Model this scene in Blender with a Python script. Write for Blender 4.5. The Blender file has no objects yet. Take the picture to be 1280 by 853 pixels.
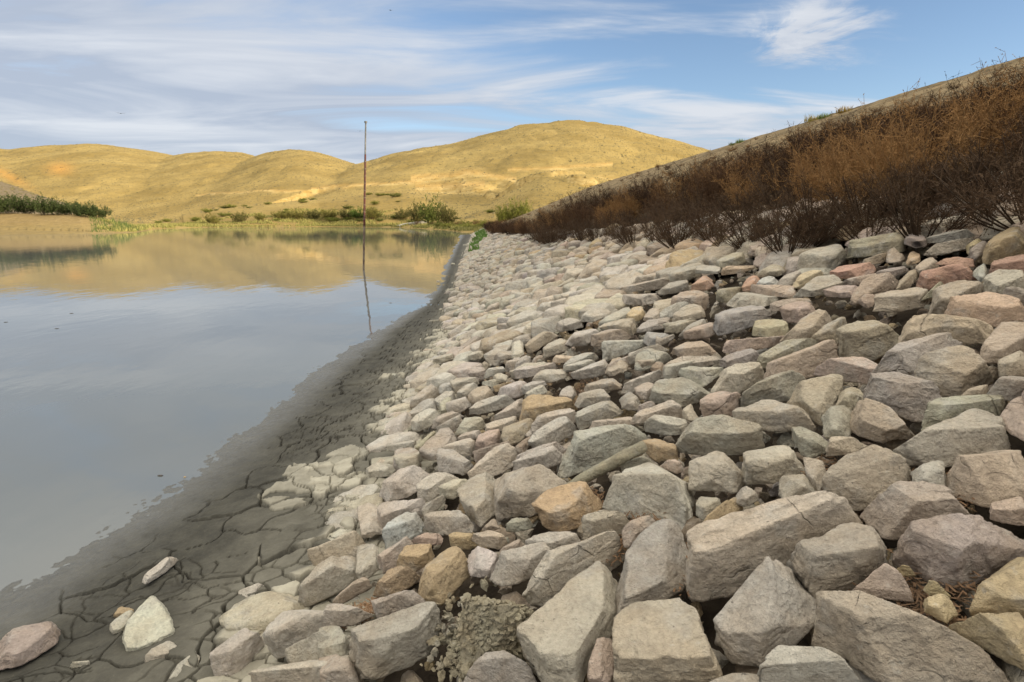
import bpy, math, random
import numpy as np

# ------------------------------------------------------------------ outlines of the stones seen in the place
CROPS = {'A': (400, 560, .375), 'B': (880, 560, .3433), 'C': (640, 450, .25), 'D': (960, 400, .2815), 'E': (0, 560, .3516),
         'F': (440, 440, .1875), 'G': (640, 340, .1875), 'H': (860, 270, .1875), 'I': (1040, 250, .1875),
         'J': (820, 400, .1875), 'K': (120, 680, .2029)}
# one line per stone: crop, tint, key of a named stone or -, outline
STONES = '''
B cream bigslab -52,400 0,300 130,220 440,205 620,260 630,300 330,390 90,540 -30,535
B grey slabneighbour 300,380 420,310 580,280 640,310 658,370 650,430 600,490 480,530 390,540 340,460
B pale tripoint 20,650 90,560 200,450 290,405 350,470 395,560 365,600 370,690 230,795 120,770 40,690
B tan longslab 360,590 470,555 650,550 780,600 880,660 1000,760 1150,860 660,880 560,780 440,690 370,640
B pale bottomgrey 195,870 240,760 300,710 420,735 520,790 600,870
B pink - 520,540 640,480 660,420 720,470 765,560 640,550
B mauve mauveboulder 690,320 760,275 980,260 1165,300 1180,380 1060,400 1000,450 960,530 890,520 800,470 700,390
B tan - 590,190 640,150 760,145 940,175 985,250 840,268 720,285 690,350 640,290
B tan domeright 440,120 490,60 600,5 660,20 760,80 765,140 640,145 590,220 520,205 440,200
B cool roundgrey 760,75 820,52 880,65 880,130 830,150 775,135
B tan - 870,80 1000,20 1170,30 1200,120 1165,180 1040,195 1030,225 960,180 890,150
B pink - 1035,210 1170,180 1200,280 1130,280 1040,250
B yellow yellowlow 885,640 1060,600 1165,620 1200,800 1165,820 1060,760 960,700
B yellow yellowhigh 960,580 1050,460 1165,390 1220,500 1200,620 1070,600 980,600
B cream creamround -60,60 0,30 60,20 130,60 148,110 130,150 60,170 -10,160 -60,120
B cream - 140,30 200,5 310,0 360,50 355,85 270,100 240,138 150,120
B grey - 265,130 320,98 390,105 420,180 400,205 300,208 275,170
B tan - 360,35 440,60 445,90 410,150 375,100
B ochre ochresliver 0,260 60,215 125,185 130,215 80,250 10,300
B grey - -20,180 60,190 68,215 0,260 -30,230
B grey - 120,160 160,140 205,180 150,215 120,200
B yellow - 800,545 880,540 925,590 880,635 810,590
B yellow - 700,435 750,440 770,460 720,465
B yellow - 800,500 850,490 890,540 820,530
B cool pebble 870,262 905,258 908,278 880,282
A tan kiteslab 645,650 720,560 800,490 940,365 975,420 1000,560 960,640 910,660 880,800 760,800 690,690
A tan broadtan 980,730 1000,570 1050,520 1180,497 1250,560 1290,640 1320,740 1350,810 970,810
A tan - 895,720 920,645 965,640 988,680 970,790 900,770
A cool leangrey 990,390 1060,310 1130,260 1200,250 1225,300 1215,440 1190,490 1060,520 1010,560 1000,450
A cream - 695,440 760,380 880,320 980,305 1030,335 980,390 940,370 860,430 740,520 700,480
A pale - 565,390 640,360 760,330 775,370 680,440 600,440
A pale - 670,340 720,290 840,285 890,320 780,370 760,335
A white - 495,345 540,335 600,360 565,430 510,425
A cream - 870,280 890,220 960,207 1040,240 1000,290 900,312
A pale twinface 930,180 980,110 1080,60 1180,80 1220,110 1235,230 1225,300 1140,250 1085,235 990,205
A pink - 1000,275 1080,235 1145,250 1110,290 1050,325 1005,300
A rust ruststained 710,215 740,150 870,118 930,150 925,200 880,260 800,285 770,240
A redtop redcap 590,130 600,80 760,75 830,100 800,150 730,180 700,235 600,240
A grey darkupright 455,150 500,110 580,80 592,200 545,262 490,220
A redtop pinkcap 317,140 380,85 450,90 450,110 390,140 370,175 325,165
A cream - 390,140 450,105 510,115 480,150 440,170
A white whiteflat 190,130 250,85 330,65 375,75 340,115 300,170 240,175
A pale - 195,220 210,180 340,175 370,195 330,235 250,250 215,275
A blue blueshale 195,330 240,250 290,222 340,235 330,285 270,310
A grey - 335,250 390,215 470,210 505,260 500,285 380,285
A cool - 335,220 390,160 418,170 380,220 345,232
A tan - 192,355 300,305 330,325 300,350 260,390 215,415
A pink - 300,310 350,285 405,290 400,325 340,325
A ochre ochrecube 250,400 280,330 380,325 370,380 325,415
A ochre ochreslab 320,455 380,370 440,330 510,380 490,430 400,525 350,515 355,480
A ochre ochrelow 180,480 210,420 290,395 330,425 320,445 230,505
A ochre - 430,300 460,278 540,300 500,340 440,330
A tan - 500,290 560,278 630,300 600,335 540,330
A tan - 600,340 650,308 685,320 670,360 610,362
A cream - 125,200 195,190 215,285 140,295
A cream - 125,330 190,325 195,400 140,445 125,430
A grey crustboulder 92,620 200,570 360,520 415,545 400,590 370,620 365,690 260,740 200,770 125,750
A grey - 185,500 300,480 350,500 330,530 190,580
A tan - 0,700 60,690 120,730 130,800 0,800
A pale - 0,600 60,595 90,640 85,690 0,700
A pale bottompale 470,790 540,690 630,680 700,740 720,800
A olive - 60,490 150,435 165,460 60,520
A pale - 0,540 110,520 165,550 110,600 0,590
A pale - 150,80 210,45 250,70 240,95 160,95
A grey - 245,30 300,10 340,30 330,60 270,75
A pale - 397,5 450,8 512,60 480,93 387,70
A cream longlens 490,90 570,20 640,0 675,25 620,70 560,80 500,105
A pale - 620,75 700,20 800,0 810,25 750,75 700,80
A tan - 540,270 580,235 600,270 560,280
A grey - 620,270 640,235 705,240 700,270 640,280
A grey - 1010,65 1060,30 1120,50 1090,70 1010,90
A pink - 1130,60 1180,35 1215,70 1190,85
C pale longblock 245,480 290,410 400,360 620,340 690,370 680,400 520,480 400,550 290,575
C ochre brownwedge 665,430 690,395 730,390 840,460 840,490 740,510 680,470
C grey roughflat 835,440 860,350 960,290 1020,270 1100,320 1270,360 1270,420 1200,450 1100,470 970,480 870,460
C pale - 640,330 700,285 860,290 880,320 850,375 760,380
C cream - 605,290 640,255 790,225 850,235 850,280 740,290 650,310
C cream - 850,260 890,220 935,290 890,300 855,290
C pink pinkblock 935,220 970,180 1080,155 1150,185 1140,250 1060,300 960,285
C cream brick 990,120 1050,80 1180,20 1245,25 1250,90 1130,165 1010,160
C pale - 820,80 880,35 1070,40 1020,90 960,140 870,110
C grey - 680,190 720,110 860,95 930,110 985,185 870,235 760,225
C ochre yellowblock 35,260 80,190 180,172 300,205 320,250 210,270 120,310 50,320
C pale - 325,300 340,250 420,220 545,225 540,270 430,320 340,350
C pale - 320,200 360,160 440,148 510,200 430,220 340,245
C grey - 235,190 250,150 290,130 320,165 300,205
C pale - 70,350 160,280 280,250 325,275 300,310 200,320 100,370
C pale - 80,430 130,350 220,300 290,300 325,350 250,405 120,455
C pale - 0,520 80,450 280,410 240,470 150,550 40,560
C grey - 350,360 440,320 560,280 630,320 500,345 400,365
C grey - 545,190 590,160 650,215 620,250 560,240
C mauve - 625,240 680,205 725,225 650,255
C tan - 360,140 440,95 530,105 540,150 460,150 380,165
C pale - 540,140 620,100 700,70 800,60 700,120 640,130 590,160
C grey - 605,150 680,110 720,130 680,190 630,180
C pale - 270,80 400,20 470,0 480,60 400,90
C pale - 260,30 380,0 430,10 360,55 290,50
C grey - 90,105 150,55 270,45 270,90 180,115
C pale - 0,80 50,40 150,15 240,30 150,70 60,90
C tan - 475,60 490,0 580,0 570,50 500,80
C cream - 615,10 700,-10 720,30 650,48
C brown brownround 695,40 720,10 765,25 750,60 705,62
C pale - 760,80 780,30 900,-10 1030,10 950,35 830,55 790,90
J grey - 575,500 640,440 800,370 900,355 1050,400 920,450 890,545 700,560 590,590
J cream creamdome 465,675 560,600 680,545 880,555 960,600 1040,680 1050,725 890,735 780,750 700,705
J tan crumblycream 895,490 930,440 1080,400 1160,380 1260,420 1220,480 1210,580 1110,600 1100,720 1050,690 960,590 910,560
D tan - 308,385 320,320 400,300 430,350 360,395
D grey - 240,405 380,390 375,440 345,520 260,515
D tan facetted 375,480 385,370 420,350 600,430 640,500 520,555 400,510
D grey - 90,490 180,485 265,530 270,590 200,620 140,590 125,550
D tan - 265,530 300,520 440,540 360,600 270,605
D pink - 180,220 280,180 460,175 525,230 490,270 440,290 350,270 250,240
D redtop crackedred 430,270 560,245 640,270 760,320 825,370 740,385 690,400 640,450 500,395 440,370
D tan - 610,250 680,190 880,145 960,180 990,240 860,290 820,345 720,300
D cool greylong 495,180 560,130 700,100 870,100 935,120 850,150 700,190 600,250 540,235
D peach peachslab 590,20 700,0 920,0 1020,40 960,95 780,80 610,120
D tan bigdome 290,100 340,40 400,0 520,20 600,90 590,130 480,180 340,175
D olive - 190,90 240,40 380,0 300,70 290,110 240,120
D tan - 935,130 1000,60 1080,20 1160,20 1160,140 1020,185 970,180
D tan - 1020,180 1137,135 1170,235 1060,250 1025,230
D grey - 960,340 1000,280 1137,240 1180,340 1090,360
D grey - 655,440 700,400 860,350 1000,340 1070,370 1010,430 860,440 720,475
D cream wideslab 545,600 640,530 760,450 920,430 1060,470 1090,510 1060,600 880,610 780,630 640,655
D pink - 1010,430 1080,380 1137,355 1180,560 1100,520 1080,480
D tan - 840,340 950,290 980,290 950,360 850,360
H rust - 155,190 230,130 290,140 280,180 210,215
H tan - 185,330 200,290 320,245 380,265 380,300 260,345
H peach brightflat 210,385 230,350 420,325 425,350 350,385
H cool - 50,380 60,340 180,335 220,350 200,385
H red orangewedge 0,510 70,430 130,395 170,470 110,500
H red redface 355,480 400,410 460,405 490,415 440,485
H blue bluestone 450,470 500,420 560,405 600,430 570,470 480,482
H brown - 190,550 200,500 280,470 370,495 360,520 260,525 240,570
H pale - 260,570 300,530 450,515 600,520 625,550 520,610 320,610
H cool - 160,700 240,650 420,595 530,640 560,700 440,735 280,720 200,790
H olive yellowstain 430,790 450,700 600,690 680,740 660,790 520,810
H tan beam 660,770 700,730 850,690 940,650 990,700 900,770 760,840 680,830
H pink - 610,680 640,600 740,560 850,620 850,660 740,710
H pink - 525,620 600,570 700,550 790,555 830,590 700,600 590,630
H pink - 380,480 500,480 640,460 700,470 700,530 640,545 540,515 450,520
H peach - 710,440 760,390 880,370 920,395 850,430 740,480
H grey - 585,460 640,400 760,370 770,380 710,430 700,460
H tan - 460,390 520,340 640,330 640,370 600,400 510,410
H grey - 720,520 780,460 900,410 1010,420 1060,460 900,500 820,540
H pink - 880,510 960,480 1160,465 1100,540 1010,545
H red redlens 950,380 1010,330 1270,325 1260,350 1130,420 1010,420
H pink - 1060,460 1150,420 1280,370 1290,390 1200,430 1110,470
I tan ridgeslab 75,380 130,300 280,240 380,215 500,300 490,340 380,330 200,375
I peach - 120,660 220,540 280,515 450,515 400,560 430,600 290,640 150,700
I tan - 260,720 300,640 430,600 600,585 650,650 600,720 420,750
I brown - 165,680 200,640 280,630 280,700 220,720
I red redvein 565,570 610,480 800,430 900,440 940,500 985,550 850,560 740,560 650,600
I tan - 650,680 700,620 820,560 1000,580 1050,640 800,690 740,740 760,800 710,800 650,740
I peach peachlong 725,700 900,660 1060,640 1280,690 1310,800 1120,840 960,790 800,790
I ochre bigbrown 990,380 1060,270 1180,190 1280,180 1320,350 1160,390 1050,425
I red pinkedge 1040,470 1070,430 1200,385 1320,375 1320,500 1150,490 1045,520
I grey - 1000,560 1060,510 1170,490 1320,510 1300,570 1140,600 1060,640
I mauve - 1085,640 1280,570 1320,690 1200,670
I cool - 940,470 990,435 1035,450 1030,510 990,535 945,505
I red - 710,405 840,390 930,400 950,450 850,435 740,435
I cream - 600,350 740,290 900,260 960,270 850,340 740,350 640,365
I yellow - 840,340 960,280 1050,260 1050,290 940,310 880,360
I mauve - 905,340 1000,290 1060,290 1000,370 960,400
I cool flatgrey 630,280 680,225 900,205 970,210 880,260 700,290
I mauve - 475,280 500,225 600,230 630,280 570,310
I rust rustknob 495,400 530,340 590,370 590,400 520,430
I olive - 430,600 500,480 560,470 580,500 520,590
I olive - 550,450 600,410 690,400 720,435 600,500
I brown - 185,410 380,345 370,380 340,410 260,430
I tan - 360,350 440,340 490,380 420,420 370,410
I mauve - 240,520 350,470 480,440 500,470 400,520 320,520
I olive - 600,640 680,590 740,560 760,580 650,650
I ochre - 25,230 60,190 140,170 190,230 100,270
J tan - 105,210 180,150 330,150 390,200 370,235 160,250
J cream - 60,310 120,270 400,240 440,270 340,300 200,330 100,380 60,370
J mauve - 415,280 490,230 680,200 690,240 650,290 480,320
J pink - 435,200 520,130 850,110 900,150 780,180 620,190 480,225
J olive yellowgreen 680,250 740,220 1000,150 1110,190 950,240 850,270 720,300
J pink - 705,340 860,270 1160,180 1240,260 1000,360 850,350 760,395
J tan - 165,100 280,40 360,20 400,90 340,120 190,115
J tan - 45,60 130,30 290,0 200,50 150,90
J grey - 0,110 130,100 60,160 0,165
G tan whalestone 510,480 580,400 660,380 740,400 820,430 700,470 580,495
G tan - 590,380 620,340 800,320 840,350 830,410 700,390
G yellow lumpyyellow 765,290 800,240 870,235 890,270 850,320 790,318
G pale - 370,470 400,410 560,380 590,400 520,430 500,490 410,490
G pale - 285,350 370,310 440,320 490,350 390,390 340,400
G pale - 450,320 490,270 560,255 660,260 660,280 560,330
G white palelong 620,490 870,445 880,490 800,520 620,580 580,570 700,520
G grey - 820,630 830,560 960,520 1060,560 1000,610 880,650
G grey - 780,600 790,550 1000,490 1020,520 880,550 820,570
G pale - 635,640 700,590 800,550 790,600 740,640 660,670
G grey - 740,180 790,140 1000,160 990,190 880,220 760,215
G grey - 985,130 1030,80 1160,60 1190,100 1100,140 1000,150
G tan - 740,100 840,70 1060,50 1070,80 960,120 800,135
G cool - 870,440 920,400 1090,430 1020,480 920,500
G grey - 835,390 900,330 1060,320 1060,350 1000,370 870,400
G tan - 870,320 920,250 990,260 990,300 940,330
G pale - 1000,300 1010,250 1180,210 1190,230 1080,280 1040,305
G grey - 1060,310 1150,240 1270,230 1280,300 1120,330
G tan - 1000,370 1100,330 1240,310 1200,350 1100,410
G grey - 1120,410 1170,360 1290,310 1290,400 1180,430
G olive - 90,500 150,440 280,400 300,420 200,490 110,530
G cream - 200,540 250,490 330,450 390,490 330,530 220,560
G white - 0,570 0,470 70,465 80,540 40,570
G pale - 240,230 340,170 370,190 350,230 270,235
G pale - 340,640 400,580 500,545 580,560 480,620 380,655
G peach - 270,590 300,555 440,565 400,600 300,605
G pale - 0,640 30,590 110,565 120,600 60,640
F pale paleleaf 380,330 470,260 540,220 580,275 470,350 390,350
F white - 385,490 430,420 520,380 600,420 530,490 450,525
F pale - 360,420 450,370 540,330 560,375 450,410
F pale - 540,330 600,280 690,275 680,310 590,370
F pale - 620,390 650,330 750,300 800,350 740,395 670,410
F tan - 580,390 630,330 710,310 640,360 600,410
F grey - 665,200 710,170 850,185 850,210 760,220 690,270
F cool - 575,250 610,210 665,210 680,260 600,280
F grey - 530,480 580,430 700,400 740,420 640,480 580,510
F grey - 555,530 640,450 740,430 730,480 650,530
F olive olivewedge 415,640 480,590 560,530 560,560 460,655
F cream - 450,660 560,560 640,520 690,550 680,600 580,660 560,720
F cream - 580,650 700,600 800,580 825,610 780,700 690,660
F grey - 280,700 290,660 400,640 470,690 440,750 320,795 290,760
F pale - 240,650 270,610 430,590 410,640 300,660
F pale - 695,540 750,440 860,440 900,490 780,550
F pale - 700,580 760,535 870,530 830,580
F pink - 830,640 840,560 920,520 990,540 990,600 900,640
F pink - 815,700 860,640 1040,610 1090,640 960,680 840,740
F olive oliveblock 1000,560 1000,520 1080,480 1220,445 1160,560 1100,610 1020,600
F cream - 890,490 960,460 1110,440 1110,480 980,530 910,530
F pale - 930,450 1000,400 1170,310 1110,390 1100,430 980,450
F white - 780,400 830,340 1010,295 1100,310 1000,370 860,410
F white - 945,280 1000,250 1100,190 1175,215 1130,300 1030,305
F ochre ochrefinger 945,240 1000,215 1070,200 1000,250 950,260
F pale - 865,215 920,180 990,210 940,240
F tan - 770,290 810,260 920,235 940,270 900,310 820,335
F pale - 695,280 760,230 850,215 790,270 740,300
F grey - 770,160 800,110 860,100 900,140 850,165
F white - 875,170 900,125 1000,95 1020,130 930,160
F cream - 1030,160 1130,90 1290,70 1290,140 1180,165 1100,175
F pale - 1020,110 1080,50 1180,35 1190,65 1080,110 1040,130
F grey - 945,30 980,0 1150,0 1100,35 980,55
F pale - 750,30 800,0 880,0 860,45 800,55
F pale - 530,60 600,20 670,15 680,50 590,70
F grey - 930,170 1000,145 1030,150 1025,200 970,205
F brown - 1085,640 1140,590 1200,560 1190,600 1150,680 1100,660
F pale - 1130,250 1200,210 1280,190 1280,220 1150,275
F pale - 1145,290 1280,225 1290,270 1180,300
E mauve mauveflat -20,680 60,665 150,630 215,615 205,670 130,740 60,785 -20,780
K white whiteblob 160,610 170,520 250,420 330,345 400,350 440,430 490,500 495,570 400,610 290,670 180,670
K pale - 80,510 130,460 220,410 240,430 170,540 110,550
K ochre - 110,450 150,385 240,410 200,450
K pale - 290,740 340,650 440,600 500,640 470,690 380,740
K white mudcrust 700,690 880,540 940,530 1040,580 960,720 860,820 720,800
K pale - 440,860 480,775 610,665 640,700 620,780 560,870
K pale - 880,290 1000,245 1040,260 990,330 920,370 885,330
E pale - 925,700 990,610 1080,560 1200,600 1230,660 1100,700 1000,740
E pale - 1010,750 1060,700 1230,650 1240,690 1200,740 1110,760 1030,780
E cream - 870,840 1000,770 1200,735 1270,770 1290,870 860,870
E cream creamloaf 1055,530 1100,450 1270,370 1290,460 1200,510 1090,555
E tan - 1080,410 1200,340 1275,310 1280,350 1180,400 1100,420
E white whitechip 510,450 560,430 620,380 630,390 590,440 530,478
E white - 248,770 310,755 318,770 260,782
'''
# the named stones: short name used by its neighbours' labels | its own label
NAMED = {
'bigslab': ('big cream slab', 'largest cream slab of rock, long and flat, with pale blue stains'),
'slabneighbour': ('block overlapping the big cream slab', 'grey squarish block with flat top overlapping the big cream slab'),
'tripoint': ('pale pointed boulder', 'pale pointed boulder with wide base in the foreground just under the big cream slab'),
'longslab': ('long brown-stained slab', 'long tapering slab with brown stained side at the bottom edge of the bank'),
'bottomgrey': ('pale bottom-edge rock', 'pale rock cut by the bottom edge below the pale pointed boulder'),
'mauveboulder': ('mauve boulder', 'large mauve-grey boulder with orange tinted top beside the broken yellow rock'),
'domeright': ('domed tan boulder', 'domed tan boulder with rounded crown left of the small round grey stone'),
'roundgrey': ('round grey stone', 'small smooth round dark grey stone wedged between two tan boulders'),
'yellowlow': ('lower yellow rock', 'lower of two broken yellow rocks at the right corner'),
'yellowhigh': ('upper yellow rock', 'upper of two broken yellow rocks at the right corner, split by a crack'),
'creamround': ('rounded cream boulder', 'rounded cream boulder with yellowish patch right of the pale two-faced rock'),
'ochresliver': ('ochre sliver', 'narrow ochre sliver of rock in the gap above the big cream slab'),
'pebble': ('grey pebble', 'tiny grey pebble lying on top of the mauve boulder'),
'kiteslab': ('kite-shaped slab', 'big smooth kite-shaped tan slab pointing up, at the bottom middle'),
'broadtan': ('broad tan boulder', 'broad flat-topped tan boulder at the bottom edge right of the kite-shaped slab'),
'leangrey': ('leaning blue-grey rock', 'leaning blue-grey rock with a dark spot above the broad tan boulder'),
'twinface': ('pale two-faced rock', 'pale two-faced rock with a flat top and smooth front below the narrow stone bar'),
'ruststained': ('orange-stained rock', 'cream rock mottled with bright orange stains in the middle of the bank'),
'redcap': ('red-capped block', 'grey block with reddish veins on its top left of the orange-stained rock'),
'darkupright': ('grey upright rock', 'rough grey upright rock standing left of the red-capped block'),
'pinkcap': ('pink-veined stone', 'small pale stone with pink veins right of the white flat stone'),
'whiteflat': ('white flat stone', 'white flat stone with smooth top near the drying mud crust'),
'blueshale': ('blue-white leaning flake', 'blue-white leaning flake of stone propped on its neighbours'),
'ochrecube': ('ochre cube', 'ochre cube of rock above a rust coloured crack'),
'ochreslab': ('wood-like ochre slab', 'ochre slab with wood-like layers, tilted, right of the ochre cube'),
'ochrelow': ('low ochre rock', 'low rust and ochre rock lying under the ochre cube'),
'crustboulder': ('mud-crusted boulder', 'large grey boulder with rough mud crust left of the crumbled mud mound'),
'bottompale': ('pale rock below the mud mound', 'pale rock at the bottom edge just below the crumbled mud mound'),
'longlens': ('cream rounded-end rock', 'cream rock with rounded end above the grey upright rock'),
'longblock': ('long pale block', 'long pale block with straight lower edge above the narrow stone bar'),
'brownwedge': ('yellow-brown wedge', 'smooth yellow-brown wedge at the upper end of the narrow stone bar'),
'roughflat': ('wide pitted flat rock', 'wide flat grey rock with pitted surface, right of the yellow-brown wedge'),
'pinkblock': ('pink block', 'pinkish block with clean broken faces above the wide pitted flat rock'),
'brick': ('cream brick-shaped rock', 'cream brick-shaped rock with dark broken end, above the pink block'),
'yellowblock': ('yellow boulder', 'yellow boulder with dark right end standing out among pale stones'),
'brownround': ('brown cobble', 'small brown rounded cobble squeezed between larger pale stones'),
'creamdome': ('gently domed cream rock', 'gently domed cream rock with pale blue patch right of the wide pitted flat rock'),
'crumblycream': ('crumbly tan rock', 'crumbly tan rock with notched right side and deep shadow beneath'),
'facetted': ('facetted tan rock', 'facetted tan rock with sharp ridge and triangular faces'),
'crackedred': ('red-streaked cracked rock', 'long grey rock with red streaks and two cracks at its right end'),
'greylong': ('long grey rock', 'long smooth blue-grey rock with square left end under the peach slab'),
'peachslab': ('peach slab', 'flat peach coloured slab with thin shadowed edge near the right side'),
'bigdome': ('big domed boulder', 'big domed tan boulder with purple and orange mottling'),
'wideslab': ('wide smooth slab', 'wide smooth cream slab sloping down towards the round grey stone'),
'brightflat': ('bright peach flat stone', 'bright peach flat stone near the upper edge of the bank'),
'orangewedge': ('orange-pink wedge', 'orange-pink wedge of stone with flaking top'),
'redface': ('red-faced stone', 'stone with a dark red broken face left of the pale blue stone'),
'bluestone': ('pale blue stone', 'pale blue stone shaped like a loaf right of the red-faced stone'),
'yellowstain': ('yellow-stained rock', 'pale rock with yellow lichen stains on its face'),
'beam': ('beam-like rock', 'brown beam-like rock with pale worn end'),
'redlens': ('reddish lens-shaped rock', 'reddish lens-shaped rock below the ridged slab'),
'ridgeslab': ('ridged slab', 'large brown ridged slab near the dry shrubs'),
'redvein': ('red boulder', 'brick-red boulder with white veins, the reddest stone on the bank'),
'peachlong': ('long peach boulder', 'long peach boulder with flat top below the red boulder'),
'bigbrown': ('big ochre-brown boulder', 'big ochre-brown boulder at the upper right of the bank'),
'pinkedge': ('pink rock', 'pink rock under the big ochre-brown boulder at the frame edge'),
'flatgrey': ('flat grey slab', 'flat grey slab just below the dark shrubs'),
'rustknob': ('rust knob', 'small rust coloured knob of stone left of the red boulder'),
'yellowgreen': ('yellow-green rock', 'elongated rock with yellow-green lichen and dark hollow underneath'),
'whalestone': ('whale-backed tan stone', 'whale-backed tan stone with dark undercut edge in the mid bank'),
'lumpyyellow': ('lumpy yellow rock', 'lumpy yellow rock with crumbly surface in the mid bank'),
'palelong': ('pale finger rock', 'pale finger-shaped rock below the whale-backed tan stone'),
'paleleaf': ('leaf-shaped pale stone', 'leaf-shaped pale stone lying next to the drying mud'),
'olivewedge': ('olive wedge', 'thin olive wedge of stone standing on edge by the mud'),
'oliveblock': ('olive block', 'smooth olive-grey block left of the yellow boulder'),
'ochrefinger': ('ochre finger', 'thin ochre finger of stone between pale stones'),
'mauveflat': ('flat mauve-grey rock', 'flat mauve-grey rock alone on dark mud near the left corner'),
'whiteblob': ('white boulder on the mud', 'white boulder with narrow top sitting alone on cracked mud'),
'mudcrust': ('white mud-edged slab', 'white slab edged by crumbling mud crust between the cracked mud and the bank'),
'creamloaf': ('cream loaf-shaped rock', 'cream loaf-shaped rock at the edge of the cracked mud'),
'whitechip': ('white chip', 'small white chip of stone lying flat on the dark mud'),
}
# ------------------------------------------------------------------ camera geometry (used to measure the place)
E = 1.6; FPX = 720.0; PITCH = math.atan(152 / 720.0); YAW = math.atan(50 / (720 / math.cos(PITCH)))
fwd = np.array([math.sin(YAW) * math.cos(PITCH), math.cos(YAW) * math.cos(PITCH), -math.sin(PITCH)])
rgt = np.array([math.cos(YAW), -math.sin(YAW), 0.0])
upv = np.cross(rgt, fwd)
EYE = np.array([0.0, 0.0, E])
def ray(px, py):
    return fwd * FPX + rgt * (px - 640) + upv * (426.5 - py)
def project(P):
    d = np.asarray(P, float) - EYE
    z = d @ fwd
    return np.stack([640 + FPX * (d @ rgt) / z, 426.5 - FPX * (d @ upv) / z], -1)
def at_z(px, py, z=0.0):
    r = ray(px, py); return EYE + r * ((z - E) / r[2])
def at_dist(px, py, dist):                      # point at a given horizontal forward distance
    r = ray(px, py); h = np.array([math.sin(YAW), math.cos(YAW), 0]); return EYE + r * (dist / (r @ h))

# ------------------------------------------------------------------ noise
def _hash(ix, iy, iz, seed):
    h = (ix.astype(np.int64) * 374761393 + iy.astype(np.int64) * 668265263 + iz.astype(np.int64) * 2147483647 + seed * 974634777) & 0xffffffff
    h = ((h ^ (h >> 13)) * 1274126177) & 0xffffffff
    h = ((h ^ (h >> 15)) * 2246822519) & 0xffffffff
    return ((h ^ (h >> 16)) & 0xffffff).astype(np.float32) / 16777215.0
def noise(P, seed=0):                           # value noise in -1..1, P (n,3)
    i = np.floor(P); f = (P - i).astype(np.float32); f = f * f * f * (f * (f * 6 - 15) + 10); i = i.astype(np.int64)
    r = 0
    for a in (0, 1):
        wa = f[:, 0] if a else 1 - f[:, 0]
        for b in (0, 1):
            wb = f[:, 1] if b else 1 - f[:, 1]
            for c in (0, 1):
                wc = f[:, 2] if c else 1 - f[:, 2]
                r = r + wa * wb * wc * _hash(i[:, 0] + a, i[:, 1] + b, i[:, 2] + c, seed)
    return r * 2 - 1
_R1 = np.array([[.36, .48, -.8], [-.8, .6, 0], [.48, .64, .6]])
def fbm(P, octv=4, seed=0, gain=.5):
    s = 0; a = 1; t = 0
    for k in range(octv):
        s = s + a * noise(P, seed + k); t += a; a *= gain; P = (P @ _R1.T) * 2.03 + 7.1
    return s / t
def noise2(x, y, seed=0, octv=3, gain=.5):
    return fbm(np.stack([x.ravel(), y.ravel(), np.full(x.size, .37)], 1), octv, seed, gain).reshape(x.shape)
def sstep(a, b, x):
    t = np.clip((x - a) / (b - a), 0, 1); return t * t * (3 - 2 * t)
def voro2(x, y, seed=0):                        # (distance to cell edge approx, cell random)
    ix = np.floor(x).astype(np.int64); iy = np.floor(y).astype(np.int64)
    best = np.full(x.shape, 9.); cx = np.zeros(x.shape); cy = np.zeros(x.shape); cid = np.zeros(x.shape)
    pts = []
    for a in (-1, 0, 1):
        for b in (-1, 0, 1):
            jx = ix + a; jy = iy + b; z = np.zeros_like(jx)
            px = jx + .12 + .76 * _hash(jx, jy, z, seed); py = jy + .12 + .76 * _hash(jx, jy, z, seed + 5)
            d = (px - x) ** 2 + (py - y) ** 2
            m = d < best
            best = np.where(m, d, best); cx = np.where(m, px, cx); cy = np.where(m, py, cy)
            cid = np.where(m, _hash(jx, jy, z, seed + 9), cid); pts.append((px, py))
    edge = np.full(x.shape, 9.)
    for px, py in pts:
        dx = px - cx; dy = py - cy; l = np.sqrt(dx * dx + dy * dy)
        e = np.where(l > 1e-6, (((px + cx) / 2 - x) * dx + ((py + cy) / 2 - y) * dy) / np.maximum(l, 1e-6), 9.)
        edge = np.minimum(edge, e)
    return edge, cid

# ------------------------------------------------------------------ mesh helpers
scene = bpy.context.scene
COL = bpy.data.collections.new('place'); scene.collection.children.link(COL)
def mesh_np(name, V, Q, smooth=True, mats=(), cols=None):
    V = np.asarray(V, np.float32); Q = np.asarray(Q, np.int32); k = Q.shape[1]
    me = bpy.data.meshes.new(name)
    me.vertices.add(len(V)); me.vertices.foreach_set('co', V.ravel())
    me.loops.add(Q.size); me.loops.foreach_set('vertex_index', Q.ravel())
    me.polygons.add(len(Q)); me.polygons.foreach_set('loop_start', np.arange(0, Q.size, k, dtype=np.int32))
    me.polygons.foreach_set('use_smooth', np.full(len(Q), smooth, bool))
    if cols is not None:
        for cn, cv in cols.items():
            a = me.color_attributes.new(cn, 'FLOAT_COLOR', 'POINT')
            cv = np.asarray(cv, np.float32)
            if cv.shape[1] == 3: cv = np.concatenate([cv, np.ones((len(cv), 1), np.float32)], 1)
            a.data.foreach_set('color', cv.ravel())
    me.update(calc_edges=True)
    for m in mats: me.materials.append(m)
    return me
def link(name, me, parent=None, loc=None, rz=0):
    o = bpy.data.objects.new(name, me); COL.objects.link(o)
    if parent is not None: o.parent = parent
    if loc is not None: o.location = [float(c) for c in loc]
    if rz: o.rotation_euler = (0, 0, rz)
    return o
def tag(o, label=None, cat=None, group=None, kind=None):
    for k, v in (('label', label), ('category', cat), ('group', group), ('kind', kind)):
        if v: o[k] = v
    return o
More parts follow.
